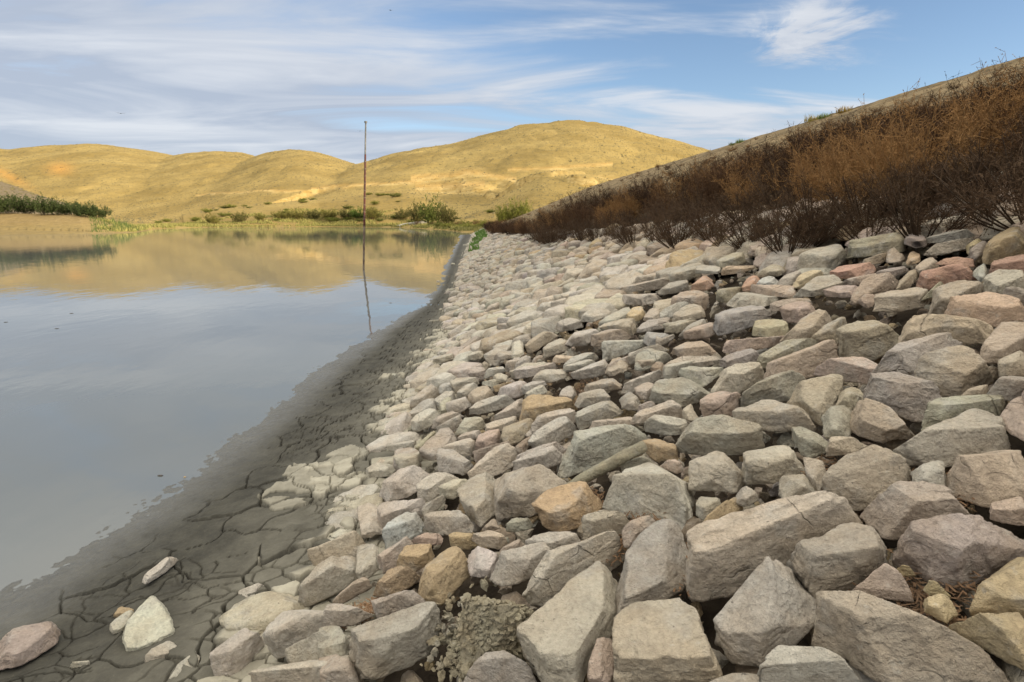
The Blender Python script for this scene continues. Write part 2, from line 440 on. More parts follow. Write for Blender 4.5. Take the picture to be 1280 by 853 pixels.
def grid_quads(nr, nc):
    i = np.arange(nr * nc).reshape(nr, nc)
    return np.stack([i[:-1, :-1].ravel(), i[:-1, 1:].ravel(), i[1:, 1:].ravel(), i[1:, :-1].ravel()], 1)

# ------------------------------------------------------------------ materials
def mat(name):
    m = bpy.data.materials.new(name); m.use_nodes = True; nt = m.node_tree; b = nt.nodes['Principled BSDF']
    return m, nt, b
class N:
    def __init__(s, nt): s.nt = nt
    def __call__(s, t, ins=None, **kw):
        n = s.nt.nodes.new(t)
        for k, v in kw.items(): setattr(n, k, v)
        for k, v in (ins or {}).items():
            i = n.inputs[k]
            if isinstance(v, bpy.types.NodeSocket): s.nt.links.new(v, i)
            else: i.default_value = v
        return n
    def math(s, op, a, b=0.5, c=None, clamp=False):
        n = s.nt.nodes.new('ShaderNodeMath'); n.operation = op; n.use_clamp = clamp
        for i, v in enumerate((a, b) if c is None else (a, b, c)):
            if isinstance(v, bpy.types.NodeSocket): s.nt.links.new(v, n.inputs[i])
            else: n.inputs[i].default_value = v
        return n.outputs[0]
    def ramp(s, f, stops, interp='LINEAR'):
        n = s.nt.nodes.new('ShaderNodeValToRGB'); s.nt.links.new(f, n.inputs[0]); cr = n.color_ramp; cr.interpolation = interp
        while len(cr.elements) < len(stops): cr.elements.new(.5)
        for e, (p, c) in zip(cr.elements, stops):
            e.position = p; e.color = (c, c, c, 1) if isinstance(c, (int, float)) else (*c, 1)
        return n.outputs[0]
    def mix(s, f, a, b, mode='MIX'):
        n = s.nt.nodes.new('ShaderNodeMix'); n.data_type = 'RGBA'; n.blend_type = mode; n.clamp_result = False
        for i, v in ((0, f), (6, a), (7, b)):
            if isinstance(v, bpy.types.NodeSocket): s.nt.links.new(v, n.inputs[i])
            else: n.inputs[i].default_value = v if isinstance(v, (int, float)) and i == 0 else (*v, 1)
        return n.outputs[2]
    def noise(s, vec, scale, detail=4, rough=.55, dist=0):
        n = s('ShaderNodeTexNoise', {'Vector': vec, 'Scale': scale, 'Detail': detail, 'Roughness': rough, 'Distortion': dist}); return n.outputs['Fac']
def bump(n, h, strength, dist, prev=None):
    d = {'Height': h, 'Strength': strength, 'Distance': dist}
    if prev is not None: d['Normal'] = prev
    return n('ShaderNodeBump', d).outputs[0]

def rock_material():
    m, nt, b = mat('weathered_stone'); n = N(nt)
    tint = n('ShaderNodeVertexColor', layer_name='tint')
    off = n('ShaderNodeVectorMath', {0: tint.outputs['Color']}, operation='SCALE'); off.inputs['Scale'].default_value = 137.0
    pos = n('ShaderNodeNewGeometry').outputs['Position']
    pv = n('ShaderNodeVectorMath', {0: pos, 1: off.outputs[0]}, operation='ADD').outputs[0]
    big = n.noise(pv, 5.5, 4, .6, .4); mid = n.noise(pv, 17, 5, .62); fine = n.noise(pv, 95, 4, .65)
    c = n.mix(n.ramp(big, [(.42, 0), (.62, .75)]), tint.outputs['Color'], n.mix(.35, tint.outputs['Color'], (.42, .29, .16)))
    c = n.mix(n.ramp(n.noise(pv, 8.3, 3, .6), [(.56, 0), (.66, .4)]), c, (.46, .435, .385))        # cool pale mineral bloom
    c = n.mix(n.ramp(mid, [(.35, .55), (.55, 0)]), c, n.mix(.5, c, (.12, .095, .07)))
    c = n.mix(n.ramp(n.noise(pv, 26, 6, .7), [(.60, 0), (.72, .55)]), c, (.56, .52, .44))
    sp = n.ramp(n.noise(pv, 60, 3, .7), [(.66, 0), (.73, .6)])
    c = n.mix(sp, c, (.07, .06, .05))
    vor = n('ShaderNodeTexVoronoi', {'Vector': n('ShaderNodeVectorMath', {0: pv, 1: n('ShaderNodeTexNoise', {'Vector': pv, 'Scale': 1.5, 'Detail': 5}).outputs['Color']}, operation='ADD').outputs[0], 'Scale': 1.7}, feature='DISTANCE_TO_EDGE').outputs['Distance']
    crack = n.math('MULTIPLY', n.ramp(vor, [(0, 1), (.005, 0)]), n.ramp(n.noise(pv, 4, 2), [(.52, 0), (.6, 1)]))
    c = n.mix(n.math('MULTIPLY', crack, .12), c, (.09, .07, .055))
    grain = n.ramp(fine, [(.3, .82), (.7, 1.12)])
    c = n.mix(1, c, grain, 'MULTIPLY')
    nt.links.new(c, b.inputs['Base Color'])
    b.inputs['Roughness'].default_value = .92; b.inputs['Specular IOR Level'].default_value = .25
    h = n.math('ADD', n.math('MULTIPLY', mid, .9), n.math('MULTIPLY', n.noise(pv, 48, 6, .7), .55))
    h = n.math('SUBTRACT', h, n.math('MULTIPLY', crack, .3))
    nt.links.new(bump(n, fine, .6, .005, bump(n, h, 1.0, .034)), b.inputs['Normal'])
    return m

def ground_material(name, base, dark, light, scale=6, rough=.95, bstr=.5, bdist=.02):
    m, nt, b = mat(name); n = N(nt); pos = n('ShaderNodeNewGeometry').outputs['Position']
    c = n.mix(n.ramp(n.noise(pos, scale, 6, .65), [(.35, 0), (.65, 1)]), dark, base)
    c = n.mix(n.ramp(n.noise(pos, scale * 7, 5, .7), [(.55, 0), (.75, .7)]), c, light)
    nt.links.new(c, b.inputs['Base Color']); b.inputs['Roughness'].default_value = rough; b.inputs['Specular IOR Level'].default_value = .2
    nt.links.new(bump(n, n.noise(pos, scale * 5, 8, .7), bstr, bdist), b.inputs['Normal'])
    return m

def mud_material():
    m, nt, b = mat('drying_mud'); n = N(nt); pos = n('ShaderNodeNewGeometry').outputs['Position']
    a = n('ShaderNodeVertexColor', layer_name='state'); s = n('ShaderNodeSeparateColor', {0: a.outputs['Color']})
    dry, wet, deep = s.outputs[0], s.outputs[1], s.outputs[2]
    nz = n.noise(pos, 9, 6, .65); fz = n.noise(pos, 70, 5, .7)
    dark = n.mix(n.ramp(nz, [(.35, 0), (.68, 1)]), (.037, .035, .028), (.068, .064, .050))
    dark = n.mix(n.ramp(fz, [(.55, 0), (.75, .5)]), dark, (.12, .11, .083))
    pale = n.mix(n.ramp(nz, [(.3, 0), (.7, 1)]), (.27, .245, .185), (.40, .37, .29))
    pale = n.mix(n.ramp(fz, [(.2, .5), (.45, 0)]), pale, (.17, .15, .12))
    c = n.mix(dry, dark, pale)
    c = n.mix(n.math('MULTIPLY', wet, .6), c, (.075, .074, .063))
    c = n.mix(n.math('MULTIPLY', deep, .65), c, (.035, .03, .025))
    nt.links.new(c, b.inputs['Base Color'])
    r = n.math('SUBTRACT', .9, n.math('MULTIPLY', wet, n.ramp(n.noise(pos, 25, 3), [(.35, .64), (.65, .35)])))
    nt.links.new(r, b.inputs['Roughness'])
    nt.links.new(n.math('ADD', .2, n.math('MULTIPLY', wet, .4)), b.inputs['Specular IOR Level'])
    nt.links.new(bump(n, n.noise(pos, 120, 4, .7), .5, .003, bump(n, n.noise(pos, 28, 6, .7), .6, .010)), b.inputs['Normal'])
    return m

def water_material():
    m, nt, b = mat('still_water'); n = N(nt); pos = n('ShaderNodeNewGeometry').outputs['Position']
    sil = n.noise(n('ShaderNodeMapping', {'Vector': pos, 'Scale': (.5, .22, 1)}).outputs[0], 1, 3, .5)
    nt.links.new(n.mix(n.ramp(sil, [(.35, 0), (.65, 1)]), (.105, .118, .118), (.13, .136, .128)), b.inputs['Base Color'])
    b.inputs['Roughness'].default_value = .035; b.inputs['IOR'].default_value = 1.50
    v = n('ShaderNodeMapping', {'Vector': pos, 'Scale': (1, .5, 1)}).outputs[0]
    h = n.math('ADD', n.noise(v, 3.2, 3, .5), n.math('MULTIPLY', n.noise(v, .55, 2, .5), 1.2))
    nt.links.new(bump(n, h, .07, .04), b.inputs['Normal'])
    return m

def hill_material(brown=False):
    m, nt, b = mat('dry_hillside'); n = N(nt); pos = n('ShaderNodeNewGeometry').outputs['Position']
    a = n('ShaderNodeVertexColor', layer_name='state'); s = n('ShaderNodeSeparateColor', {0: a.outputs['Color']})
    bare, orange, brn = s.outputs[0], s.outputs[1], s.outputs[2]
    flat = n('ShaderNodeMapping', {'Vector': pos, 'Scale': (1, 1, 3)}).outputs[0]
    c = n.mix(n.ramp(n.noise(flat, .035, 6, .65), [(.38, 0), (.62, 1)]), (.245, .172, .055), (.345, .25, .088))
    c = n.mix(n.ramp(n.noise(flat, .35, 6, .75), [(.52, 0), (.7, .75)]), c, (.20, .15, .06))
    c = n.mix(n.ramp(n.noise(flat, 1.1, 4, .7), [(.55, 0), (.66, .8)]), c, (.15, .12, .06))
    c = n.mix(bare, c, n.mix(n.ramp(n.noise(flat, .25, 5, .7), [(.35, 0), (.65, 1)]), (.36, .24, .075), (.52, .385, .165)))
    c = n.mix(n.math('MULTIPLY', orange, .55), c, (.55, .27, .06))
    c = n.mix(brn, c, n.mix(n.ramp(n.noise(flat, 1.6, 5, .7), [(.4, 0), (.62, 1)]), (.13, .10, .06), (.24, .185, .11)))
    nt.links.new(c, b.inputs['Base Color']); b.inputs['Roughness'].default_value = 1; b.inputs['Specular IOR Level'].default_value = .1
    # sheep tracks: thin level steps along the slope
    z = n('ShaderNodeSeparateXYZ', {0: pos}).outputs[2]
    st = n.math('FRACT', n.math('ADD', n.math('MULTIPLY', z, .75), n.math('MULTIPLY', n.noise(pos, .06, 4, .6), 5)))
    h = n.math('ADD', n.math('MULTIPLY', st, .5), n.math('MULTIPLY', n.noise(flat, .7, 7, .75), 1.4))
    nt.links.new(bump(n, h, .7, .55), b.inputs['Normal'])
    return m

def plant_material(name, c0, c1, trans=False):
    m, nt, b = mat(name); n = N(nt)
    oi = n('ShaderNodeObjectInfo'); pos = n('ShaderNodeNewGeometry').outputs['Position']
    c = n.mix(n.ramp(n.noise(pos, 3.5, 3, .6), [(.35, 0), (.65, 1)]), c0, c1)
    c = n.mix(1, c, oi.outputs['Color'], 'MULTIPLY')
    nt.links.new(c, b.inputs['Base Color']); b.inputs['Roughness'].default_value = .9; b.inputs['Specular IOR Level'].default_value = .15
    return m

M_ROCK = rock_material()
M_SOIL = ground_material('dark_soil', (.12, .095, .07), (.05, .038, .028), (.22, .18, .12), 5)
M_SAND = ground_material('sandy_gravel', (.34, .27, .16), (.22, .17, .10), (.42, .36, .25), 4, bdist=.03)
M_MUD = mud_material(); M_WATER = water_material(); M_HILL = hill_material()
M_TRACK = ground_material('earth_track', (.20, .155, .09), (.13, .10, .06), (.26, .21, .14), 4)
M_ASPH = ground_material('old_asphalt', (.06, .06, .06), (.04, .04, .04), (.12, .11, .10), 8)
M_CONC = ground_material('pale_concrete', (.45, .42, .34), (.33, .30, .24), (.52, .49, .42), 3)
# ------------------------------------------------------------------ shorelines measured in the photograph
WL = np.array([at_z(*p) for p in [(-160, 850), (0, 742), (100, 680), (200, 618), (300, 545), (400, 462), (470, 415), (520, 386), (543, 364), (552, 345), (558, 330), (568, 308), (576, 294), (578, 290.5)]])
SE = np.array([at_z(*p, .09) for p in [(200, 900), (300, 800), (372, 735), (432, 655), (472, 575), (508, 500), (552, 425), (568, 375), (580, 330), (588, 303), (592, 294)]])
def interp_y(A, Y):
    i = np.argsort(A[:, 1]); return np.interp(Y, A[i, 1], A[i, 0])
def Xw(Y): return interp_y(WL, Y)
def Xe(Y): return interp_y(SE, Y)
CREST_X, SLOPE = 10.2, .42
def S(X, Y):                                     # the surface the stones lie on
    return .09 + SLOPE * (X - Xe(Y))
def S_taper(X, Y):
    k = 1 - .93 * sstep(48, 118, Y)
    return (.09 + SLOPE * np.maximum(X - Xe(Y), 0)) * k

def slope_pt(px, py, lift):
    r = ray(px, py); lo, hi = .3 / np.linalg.norm(r), 90 / np.linalg.norm(r)
    for _ in range(50):
        m = (lo + hi) / 2; p = EYE + r * m
        if p[2] - float(S(p[0], p[1])) - lift > 0: lo = m
        else: hi = m
    return EYE + r * hi
BL = np.array([slope_pt(*p, .1) for p in [(1400, 240), (1280, 246), (1200, 254), (1100, 266), (1000, 271), (960, 275), (900, 279), (800, 286), (700, 292), (640, 295), (612, 293)]])
BH = np.array([slope_pt(*p, .36) for p in [(1280, 84), (1100, 128), (1050, 146), (1000, 168), (950, 192), (900, 210), (850, 226), (800, 239), (750, 251), (700, 265), (650, 283)]])
def U_band_low(Y):  return np.maximum(interp_y(BL, Y), 1.0)
def U_band_high(Y): return np.clip(interp_y(BH, Y), U_band_low(Y) + .5, 9.75)

def build_ground():
    s = 2500.0
    me = mesh_np('ground', [(-s, -s, -1.6), (s, -s, -1.6), (s, s, -1.6), (-s, s, -1.6)], [(0, 1, 2, 3)], mats=[M_SAND])
    tag(link('ground', me), kind='structure')
    # dam: soil bed under the stones, sandy upper slope, crest and back slope
    Ys = np.concatenate([np.linspace(-60, 0, 25, endpoint=False), np.linspace(0, 20, 200, endpoint=False), np.linspace(20, 130, 160)])
    t = np.concatenate([np.linspace(0, 1, 150), [1.0, 1.0]])
    X = Xe(Ys)[:, None] - .25 + t[None, :150] * (CREST_X - Xe(Ys)[:, None] + .25)
    Z = S_taper(X, Ys[:, None])
    low = U_band_low(Ys)[:, None]
    under = 1 - sstep(low + .3, low + 1.2, X)
    Z = Z - .19 * under + noise2(X * 1.3, Ys[:, None] * 1.3 + 0 * X, 3, 5) * .06
    Xc = np.concatenate([X, np.full((len(Ys), 1), CREST_X + 4.2), np.full((len(Ys), 1), CREST_X + 16)], 1)
    Zc = np.concatenate([Z, Z[:, -1:] + .02, np.full((len(Ys), 1), -1.2)], 1)
    V = np.stack([Xc, np.repeat(Ys[:, None], Xc.shape[1], 1), Zc], -1).reshape(-1, 3)
    Q = grid_quads(len(Ys), Xc.shape[1])[:, ::-1]
    sandy = sstep(low + .6, low + 2.2, Xc + noise2(Xc, Ys[:, None] + 0 * Xc, 8) * 1.0)
    m, nt, b = mat('dam_earth'); n = N(nt); pos = n('ShaderNodeNewGeometry').outputs['Position']
    a = n('ShaderNodeVertexColor', layer_name='state'); f = n('ShaderNodeSeparateColor', {0: a.outputs['Color']}).outputs[0]
    soil = n.mix(n.ramp(n.noise(pos, 9, 6, .7), [(.35, 0), (.7, 1)]), (.035, .027, .02), (.10, .078, .055))
    sand = n.mix(n.ramp(n.noise(pos, 1.6, 9, .8), [(.40, 0), (.60, 1)]), (.085, .064, .036), (.27, .20, .11))
    nt.links.new(n.mix(f, soil, sand), b.inputs['Base Color']); b.inputs['Roughness'].default_value = 1; b.inputs['Specular IOR Level'].default_value = .1
    nt.links.new(bump(n, n.noise(pos, 14, 8, .75), .8, .05), b.inputs['Normal'])
    col = np.stack([sandy.ravel()] * 3, 1)
    tag(link('dam_slope', mesh_np('dam_slope', V, Q, mats=[m], cols={'state': col})), kind='structure')
    # crest road with a low kerb
    Yr = np.linspace(-60, 55, 60); zc = S_taper(np.full_like(Yr, CREST_X), Yr)
    prof = [(.12, .0), (.12, .03), (.32, .03), (.32, .02), (3.9, .03)]
    V = np.array([[(CREST_X + dx, y, z + dz) for dx, dz in prof] for y, z in zip(Yr, zc)]).reshape(-1, 3)
    tag(link('crest_road', mesh_np('crest_road', V, grid_quads(len(Yr), len(prof))[:, ::-1], smooth=False, mats=[M_TRACK])), kind='structure')

def build_mud():
    NR, NC = 820, 820
    iy = np.linspace(1 / .95, 1 / 62.0, NR); iy = np.sign(iy) * np.abs(iy)
    Y = (1 / iy)
    t = np.linspace(0, 1, NC)
    XL = Xw(Y) - .55 - .02 * Y; XR = Xe(Y) + .5
    X = XL[:, None] + t[None] * (XR - XL)[:, None]; YY = np.repeat(Y[:, None], NC, 1)
    w = Xw(Y)[:, None]; e = Xe(Y)[:, None]
    q = (X - w) / np.maximum(e - w, .1)                                   # 0 at the water, 1 at the stones
    Z = np.where(q < 0, .07 * (X - w), .10 * (e - w).clip(0, 1) * q ** 1.15)
    Z = Z + noise2(X * 2.2, YY * 2.2, 11, 4) * .018 * np.clip(.35 + q, 0.2, 1)
    wetbump = noise2(X * 30, YY * 22, 21, 3) * .0065 + noise2(X * 9, YY * 6, 27, 2) * .006
    Z = Z + wetbump * (1 - sstep(.35, .8, q)) + noise2(X * 40, YY * 40, 22, 3) * .003 + noise2(X * 1.1, YY * .8, 23, 3) * .05 * sstep(6, 14, YY) * np.clip(.5 + q, .3, 1)
    # cracks, two sizes, warped
    wx = noise2(X * 2.6, YY * 2.6, 31, 3) * .16 + noise2(X * 9, YY * 9, 32, 2) * .035; wy = noise2(X * 2.6 + 9, YY * 2.6, 33, 3) * .16 + noise2(X * 9 + 5, YY * 9, 34, 2) * .035
    e1, id1 = voro2((X + wx) / .34, (YY + wy) / .30, 41)
    e2, id2 = voro2((X + wx * .8) / .12, (YY + wy * .8) / .10, 51)
    e3, id3 = voro2((X + wx * 1.4) / .16, (YY + wy * 1.4) / .13, 57)
    qq = q + noise2(X * 1.6, YY * 1.6, 61, 3) * .22
    nearf = 1 - sstep(8, 16, YY) * .6
    m1 = sstep(.22, .45, qq) * nearf
    wid = .012 + .020 * (noise2(X * 3, YY * 3, 35, 2) + .3).clip(0, 1)
    c1 = (1 - sstep(wid * .35, wid, e1)) * m1
    m2 = sstep(.74, .92, qq) * nearf
    c2 = (1 - sstep(.014, .05, e2)) * m2
    hair = (1 - sstep(.012, .05, e2)) * sstep(.3, .6, qq) * (noise2(X * 2, YY * 2, 36, 2) > .12)
    c3 = (1 - sstep(.008, .032, e3)) * sstep(.30, .55, qq) * (noise2(X * 1.7, YY * 1.7, 37, 3) > .22) * nearf
    c2 = np.maximum(c2, c3 * .75)
    # dry pale crust plates near the stones
    dryq = qq + (id2 - .5) * .30 + (id1 - .5) * .24
    dry = sstep(.93, .99, dryq)
    patch = (noise2(X * 1.9, YY * 1.9, 71, 3) > .40) & (qq > .6) & (id2 > .35)
    dry = np.maximum(dry, patch * .7)
    Z = Z + dry * (.008 + .014 * id2) + (id1 - .5) * .012 * m1 - .045 * c1 - .028 * c2 - .008 * hair
    Z = Z + dry * (noise2(X * 26, YY * 26, 81, 4) * .006) + (sstep(.05, .3, e1) - 1) * -.006 * m1
    wet = 1 - sstep(.02, .42, q + noise2(X * 3, YY * 3, 91, 2) * .08)
    dryc = np.maximum(dry * (.75 + .25 * id2), (.28 * sstep(.45, .95, qq) + .22 * (noise2(X * 2.3, YY * 2.3, 95, 4) - .1).clip(0, 1)) * (1 - .5 * id1))
    col = np.stack([dryc.ravel(), wet.ravel(), np.maximum(c1, np.maximum(c2 * .8, hair * .5)).ravel()], 1)
    V = np.stack([X, YY, Z], -1).reshape(-1, 3)
    tag(link('mud_shore', mesh_np('mud_shore', V, grid_quads(NR, NC), mats=[M_MUD], cols={'state': col})), kind='structure')
    # lake bed behind and beside the camera continues the mud
    return

def build_water():
    me = mesh_np('water', [(-420, -60, 0), (1.8, -60, 0), (1.8, 190, 0), (-420, 190, 0)], [(0, 1, 2, 3)], mats=[M_WATER])
    tag(link('water', me), kind='structure')

# ------------------------------------------------------------------ hills: heights over bearing and distance
CP = 720 / math.cos(PITCH)
def elev(v): return np.tan(np.arctan((426.5 - np.asarray(v, float)) / 720) - PITCH)
SHORE_U = [-400, 0, 100, 168, 182, 195, 250, 400, 500, 560, 577, 640, 1300]
SHORE_V = [297, 293.5, 292.5, 290.5, 288, 286, 284.5, 283.6, 284.4, 288, 290.5, 291, 291]
def shore_dist(u): return -E / elev(np.interp(u, SHORE_U, SHORE_V))
LAYERS = [  # ridge profile (u, v), ridge distance, foot distance, power
    ([(-900, 215), (-500, 170), (-200, 192), (-120, 190), (-50, 184), (0, 183), (18, 187), (60, 182), (110, 180), (145, 180.5), (180, 186), (225, 194), (300, 214), (380, 240), (480, 268)], 430, 205, 1.0),
    ([(120, 240), (170, 212), (200, 201), (240, 190.5), (275, 187), (312, 191), (350, 206), (420, 240), (500, 268)], 390, 190, 1.0),
    ([(100, 275), (180, 256), (240, 232), (300, 206), (340, 190.5), (370, 185), (395, 187), (430, 198), (445, 203), (500, 226), (560, 255), (620, 272)], 335, 165, .9),
    ([(280, 268), (340, 246), (400, 222), (440, 208), (470, 200), (500, 191), (560, 181), (600, 171), (650, 158), (690, 152.5), (730, 152), (770, 158), (820, 170), (870, 184), (950, 206), (1050, 232), (1300, 262)], 300, 140, .9),
    ([(220, 270), (300, 258), (350, 253), (430, 247), (480, 241), (530, 236), (600, 238), (660, 250), (720, 262)], 165, 128, .8),
    ([(560, 272), (590, 260), (615, 249), (640, 233), (668, 216), (696, 212), (737, 214), (762, 219), (820, 230), (1000, 250), (1300, 262)], 150, 96, .9),
    ([(-700, 190), (-200, 203), (-60, 213), (0, 224), (22, 231), (50, 243), (85, 254), (120, 268)], 118, 74, .9),
    ([(-700, 262), (-200, 264), (0, 267), (60, 268.3), (105, 269.5), (122, 275), (150, 281)], 78, 69, .6),
]
def hill_height(u, F):
    """u: bearing in picture columns, F: forward distance"""
    sh = shore_dist(u)
    d = F - sh
    flat = np.where(d < 0, np.maximum(.12 * d, -1.5), .34 * (1 - np.exp(-d / 3)) + .014 * d.clip(0, 80))
    z = flat
    rough = np.zeros_like(z)
    for k, (prof, R, F0, pw) in enumerate(LAYERS):
        up, vp = zip(*prof)
        from_v = np.interp(u, up, vp, left=290, right=290)
        # smooth the traced profile a little
        from_v = (from_v + np.interp(u - 9, up, vp, left=290, right=290) + np.interp(u + 9, up, vp, left=290, right=290)) / 3
        top = np.maximum(elev(from_v) * R + E, -2)
        s = ((F - F0) / (R - F0))
        t = np.clip(s, 0, 1); shape = np.where(s < 1, (t ** pw) * (1 + .0) * (1 - .22 * (1 - t) * t * 4 * .5) , 1 - .5 * np.clip(s - 1, 0, 2) ** 1.5)
        shape = np.where(s < 1, np.sin(t ** (pw * 1.1) * math.pi / 2) * .55 + .45 * t, shape)
        h = np.where((s > 0) & (top > 0), top * shape, -3)
        kk = .6
        m = np.maximum(z, h); z = m + kk * np.log1p(np.exp(-np.abs(z - h) / kk)) * ((h > -2) * 1.0) * .6
    z = np.where(d < 0, .12 * d, np.minimum(z, .02 + .16 * np.maximum(d, 0) ** 1.15))
    return z, d
def world_uf(u, F):
    x = (u - 640) / CP * F
    return x * math.cos(YAW) + F * math.sin(YAW), -x * math.sin(YAW) + F * math.cos(YAW)

def hill_surface(u, F):
    z, d = hill_height(u, F)
    X, Y = world_uf(u, F)
    far = sstep(20, 110, d)
    g = noise2(X / 34, Y / 34, 101, 5, .5); rid = 1 - np.abs(noise2(X / 22 + 3, Y / 22, 105, 4, .5))
    z = z + far * (g * 1.5 - (rid - .6).clip(0, 1) * 2.6) * np.clip(z / 12, 0, 1) * .8 + noise2(X / 5, Y / 5, 111, 4) * .30 * sstep(4, 40, d) + noise2(X / 1.6, Y / 1.6, 113, 3) * .05
    # eroded earth banks: steps of a metre or two on the lower terraces
    st = noise2(X / 40 + 5, Y / 40, 121, 3)
    cut = sstep(-.02, .03, st + (z - 7.5) * .06) - .5
    z = z + cut * 1.6 * sstep(35, 60, d) * (1 - sstep(10, 16, z)) * sstep(240, 340, u)
    z = np.where(d > 1.2, np.maximum(z, .12 + .012 * np.minimum(d, 60)), z)
    return X, Y, z, d
def build_hills():
    u = np.concatenate([np.linspace(-900, -20, 130, endpoint=False), np.linspace(-20, 900, 920, endpoint=False), np.linspace(900, 1800, 100)])
    a = np.concatenate([[-3, -1, -.4], np.linspace(0, 30, 80) , 30 + (np.linspace(0, 1, 330)[1:]) ** 1.25 * 440])
    U = np.repeat(u[None], len(a), 0); F = shore_dist(U) + a[:, None]
    X, Y, Z, D = hill_surface(U, F)
    # colours of the ground itself: bare cut earth, orange patch, brown near hill
    rr, cc = np.gradient(Z)[0] / np.maximum(np.gradient(F)[0], .01), None
    bare = sstep(.42, .75, rr) * sstep(30, 60, D) * (Z < 17)
    bare = np.maximum(bare, sstep(.25, .55, noise2(X / 30, Y / 30, 131, 4)) * (1 - sstep(12, 22, Z)) * sstep(40, 70, D) * .9)
    P = project(np.stack([X, Y, Z], -1))
    org = np.exp(-(((P[..., 0] - 75) / 15) ** 2 + ((P[..., 1] - 211) / 7.5) ** 2)) * (F > 200)
    org = np.maximum(org, .8 * np.exp(-(((P[..., 0] - 10) / 26) ** 2 + ((P[..., 1] - 220 - (P[..., 0] - 10) * .5) / 6) ** 2)) * (F > 200))
    u_, v_ = P[..., 0], P[..., 1]; wob = noise2(X / 9, Y / 9, 151, 3) * 5
    for (ua, va, ub, vb, th) in [(395, 236, 520, 228, 2.2), (520, 226, 585, 218, 4.5), (585, 216, 640, 226, 3.5), (640, 214, 760, 206, 2.0), (250, 243, 395, 238, 1.0), (525, 236, 600, 234, 5)]:
        line = np.interp(u_, [ua, ub], [va, vb]); m_ = (u_ > ua - 6) & (u_ < ub + 6) & (F > 125)
        bare = np.maximum(bare, m_ * np.exp(-((v_ - line + wob * .6) / th) ** 2))
        org = np.maximum(org, m_ * .35 * np.exp(-((v_ - line + wob * .6 + th * .7) / (th * .7)) ** 2))
    brn = ((F < 125) & (U < 150) & (Z > 2.4)) * 1.0
    red = sstep(.7, 1.2, Z) * (1 - sstep(2.3, 2.9, Z)) * ((F < 92) & (U < 140)) * .8
    col = np.stack([bare.ravel() * (1 - brn.ravel()), np.maximum(org, red * .22).ravel(), np.maximum(np.maximum(brn, red * .55), ((F < 92) & (U < 185)) * .35).ravel()], 1)
    V = np.stack([X, Y, Z], -1).reshape(-1, 3)
    tag(link('hills', mesh_np('hills', V, grid_quads(len(a), len(u)), mats=[M_HILL], cols={'state': col})), kind='structure')
    # sparse dark tufts all over the slopes: nobody could count them
    rng = np.random.default_rng(5); n = 48000
    uu = rng.uniform(-60, 960, n); ff = shore_dist(uu) + 25 + rng.uniform(0, 1, n) ** .8 * 330
    X, Y, Z, D = hill_surface(uu, ff)
    keep = (noise2(X / 26, Y / 26, 141, 3) + .25 > rng.uniform(-.5, .5, n)) & (Z > .8); X, Y, Z = X[keep], Y[keep], Z[keep]
    n = len(X); r = rng.uniform(.09, .30, n) * (1 + .8 * (rng.uniform(0, 1, n) > .93))
    base = np.array([(1, 0, 0), (.3, .95, 0), (-.8, .6, 0), (-.8, -.6, 0), (.3, -.95, 0), (.1, .1, .75)])
    V = np.stack([X, Y, Z - .03], -1)[:, None, :] + base[None] * r[:, None, None] * rng.uniform(.7, 1.3, (n, 6, 1))
    T = np.array([(0, 1, 5), (1, 2, 5), (2, 3, 5), (3, 4, 5), (4, 0, 5)])
    Q = (T[None] + (np.arange(n) * 6)[:, None, None]).reshape(-1, 3)
    m = plant_material('dry_tufts', (.11, .09, .04), (.18, .14, .06))
    tag(link('hillside_tufts', mesh_np('hillside_tufts', V.reshape(-1, 3), Q, mats=[m])), 'sparse dark dry tufts dotted over the golden hillsides', 'tufts', kind='stuff')
# ------------------------------------------------------------------ stones
def ico(sub):
    import bmesh
    bm = bmesh.new(); bmesh.ops.create_icosphere(bm, subdivisions=sub, radius=1)
    V = np.array([v.co[:] for v in bm.verts]); T = np.array([[v.index for v in f.verts] for f in bm.faces]); bm.free()
    return V / np.linalg.norm(V, axis=1, keepdims=True), T
ICO = {k: ico(k) for k in (2, 3, 4, 5, 6)}
TINTS = {'pale': (.40, .375, .315), 'white': (.47, .445, .385), 'cream': (.43, .385, .30), 'tan': (.38, .315, .235), 'grey': (.34, .312, .255),
         'cool': (.33, .312, .285), 'blue': (.41, .425, .41), 'pink': (.41, .315, .25), 'mauve': (.27, .22, .195), 'redtop': (.38, .32, .27),
         'rust': (.42, .27, .14), 'red': (.40, .20, .13), 'peach': (.46, .345, .235), 'ochre': (.36, .25, .115), 'yellow': (.40, .31, .15),
         'olive': (.33, .28, .19), 'brown': (.19, .145, .10)}
TINTS = {k: tuple((a * .66 + b * .34) * 1.25 for a, b in zip(v, (.41, .362, .295))) for k, v in TINTS.items()}
def hull2(P):
    P = sorted(map(tuple, P)); 
    def half(pts):
        h = []
        for p in pts:
            while len(h) > 1 and (h[-1][0] - h[-2][0]) * (p[1] - h[-2][1]) - (h[-1][1] - h[-2][1]) * (p[0] - h[-2][0]) <= 0: h.pop()
            h.append(p)
        return h
    a = half(P); b = half(P[::-1]); return np.array(a[:-1] + b[:-1])
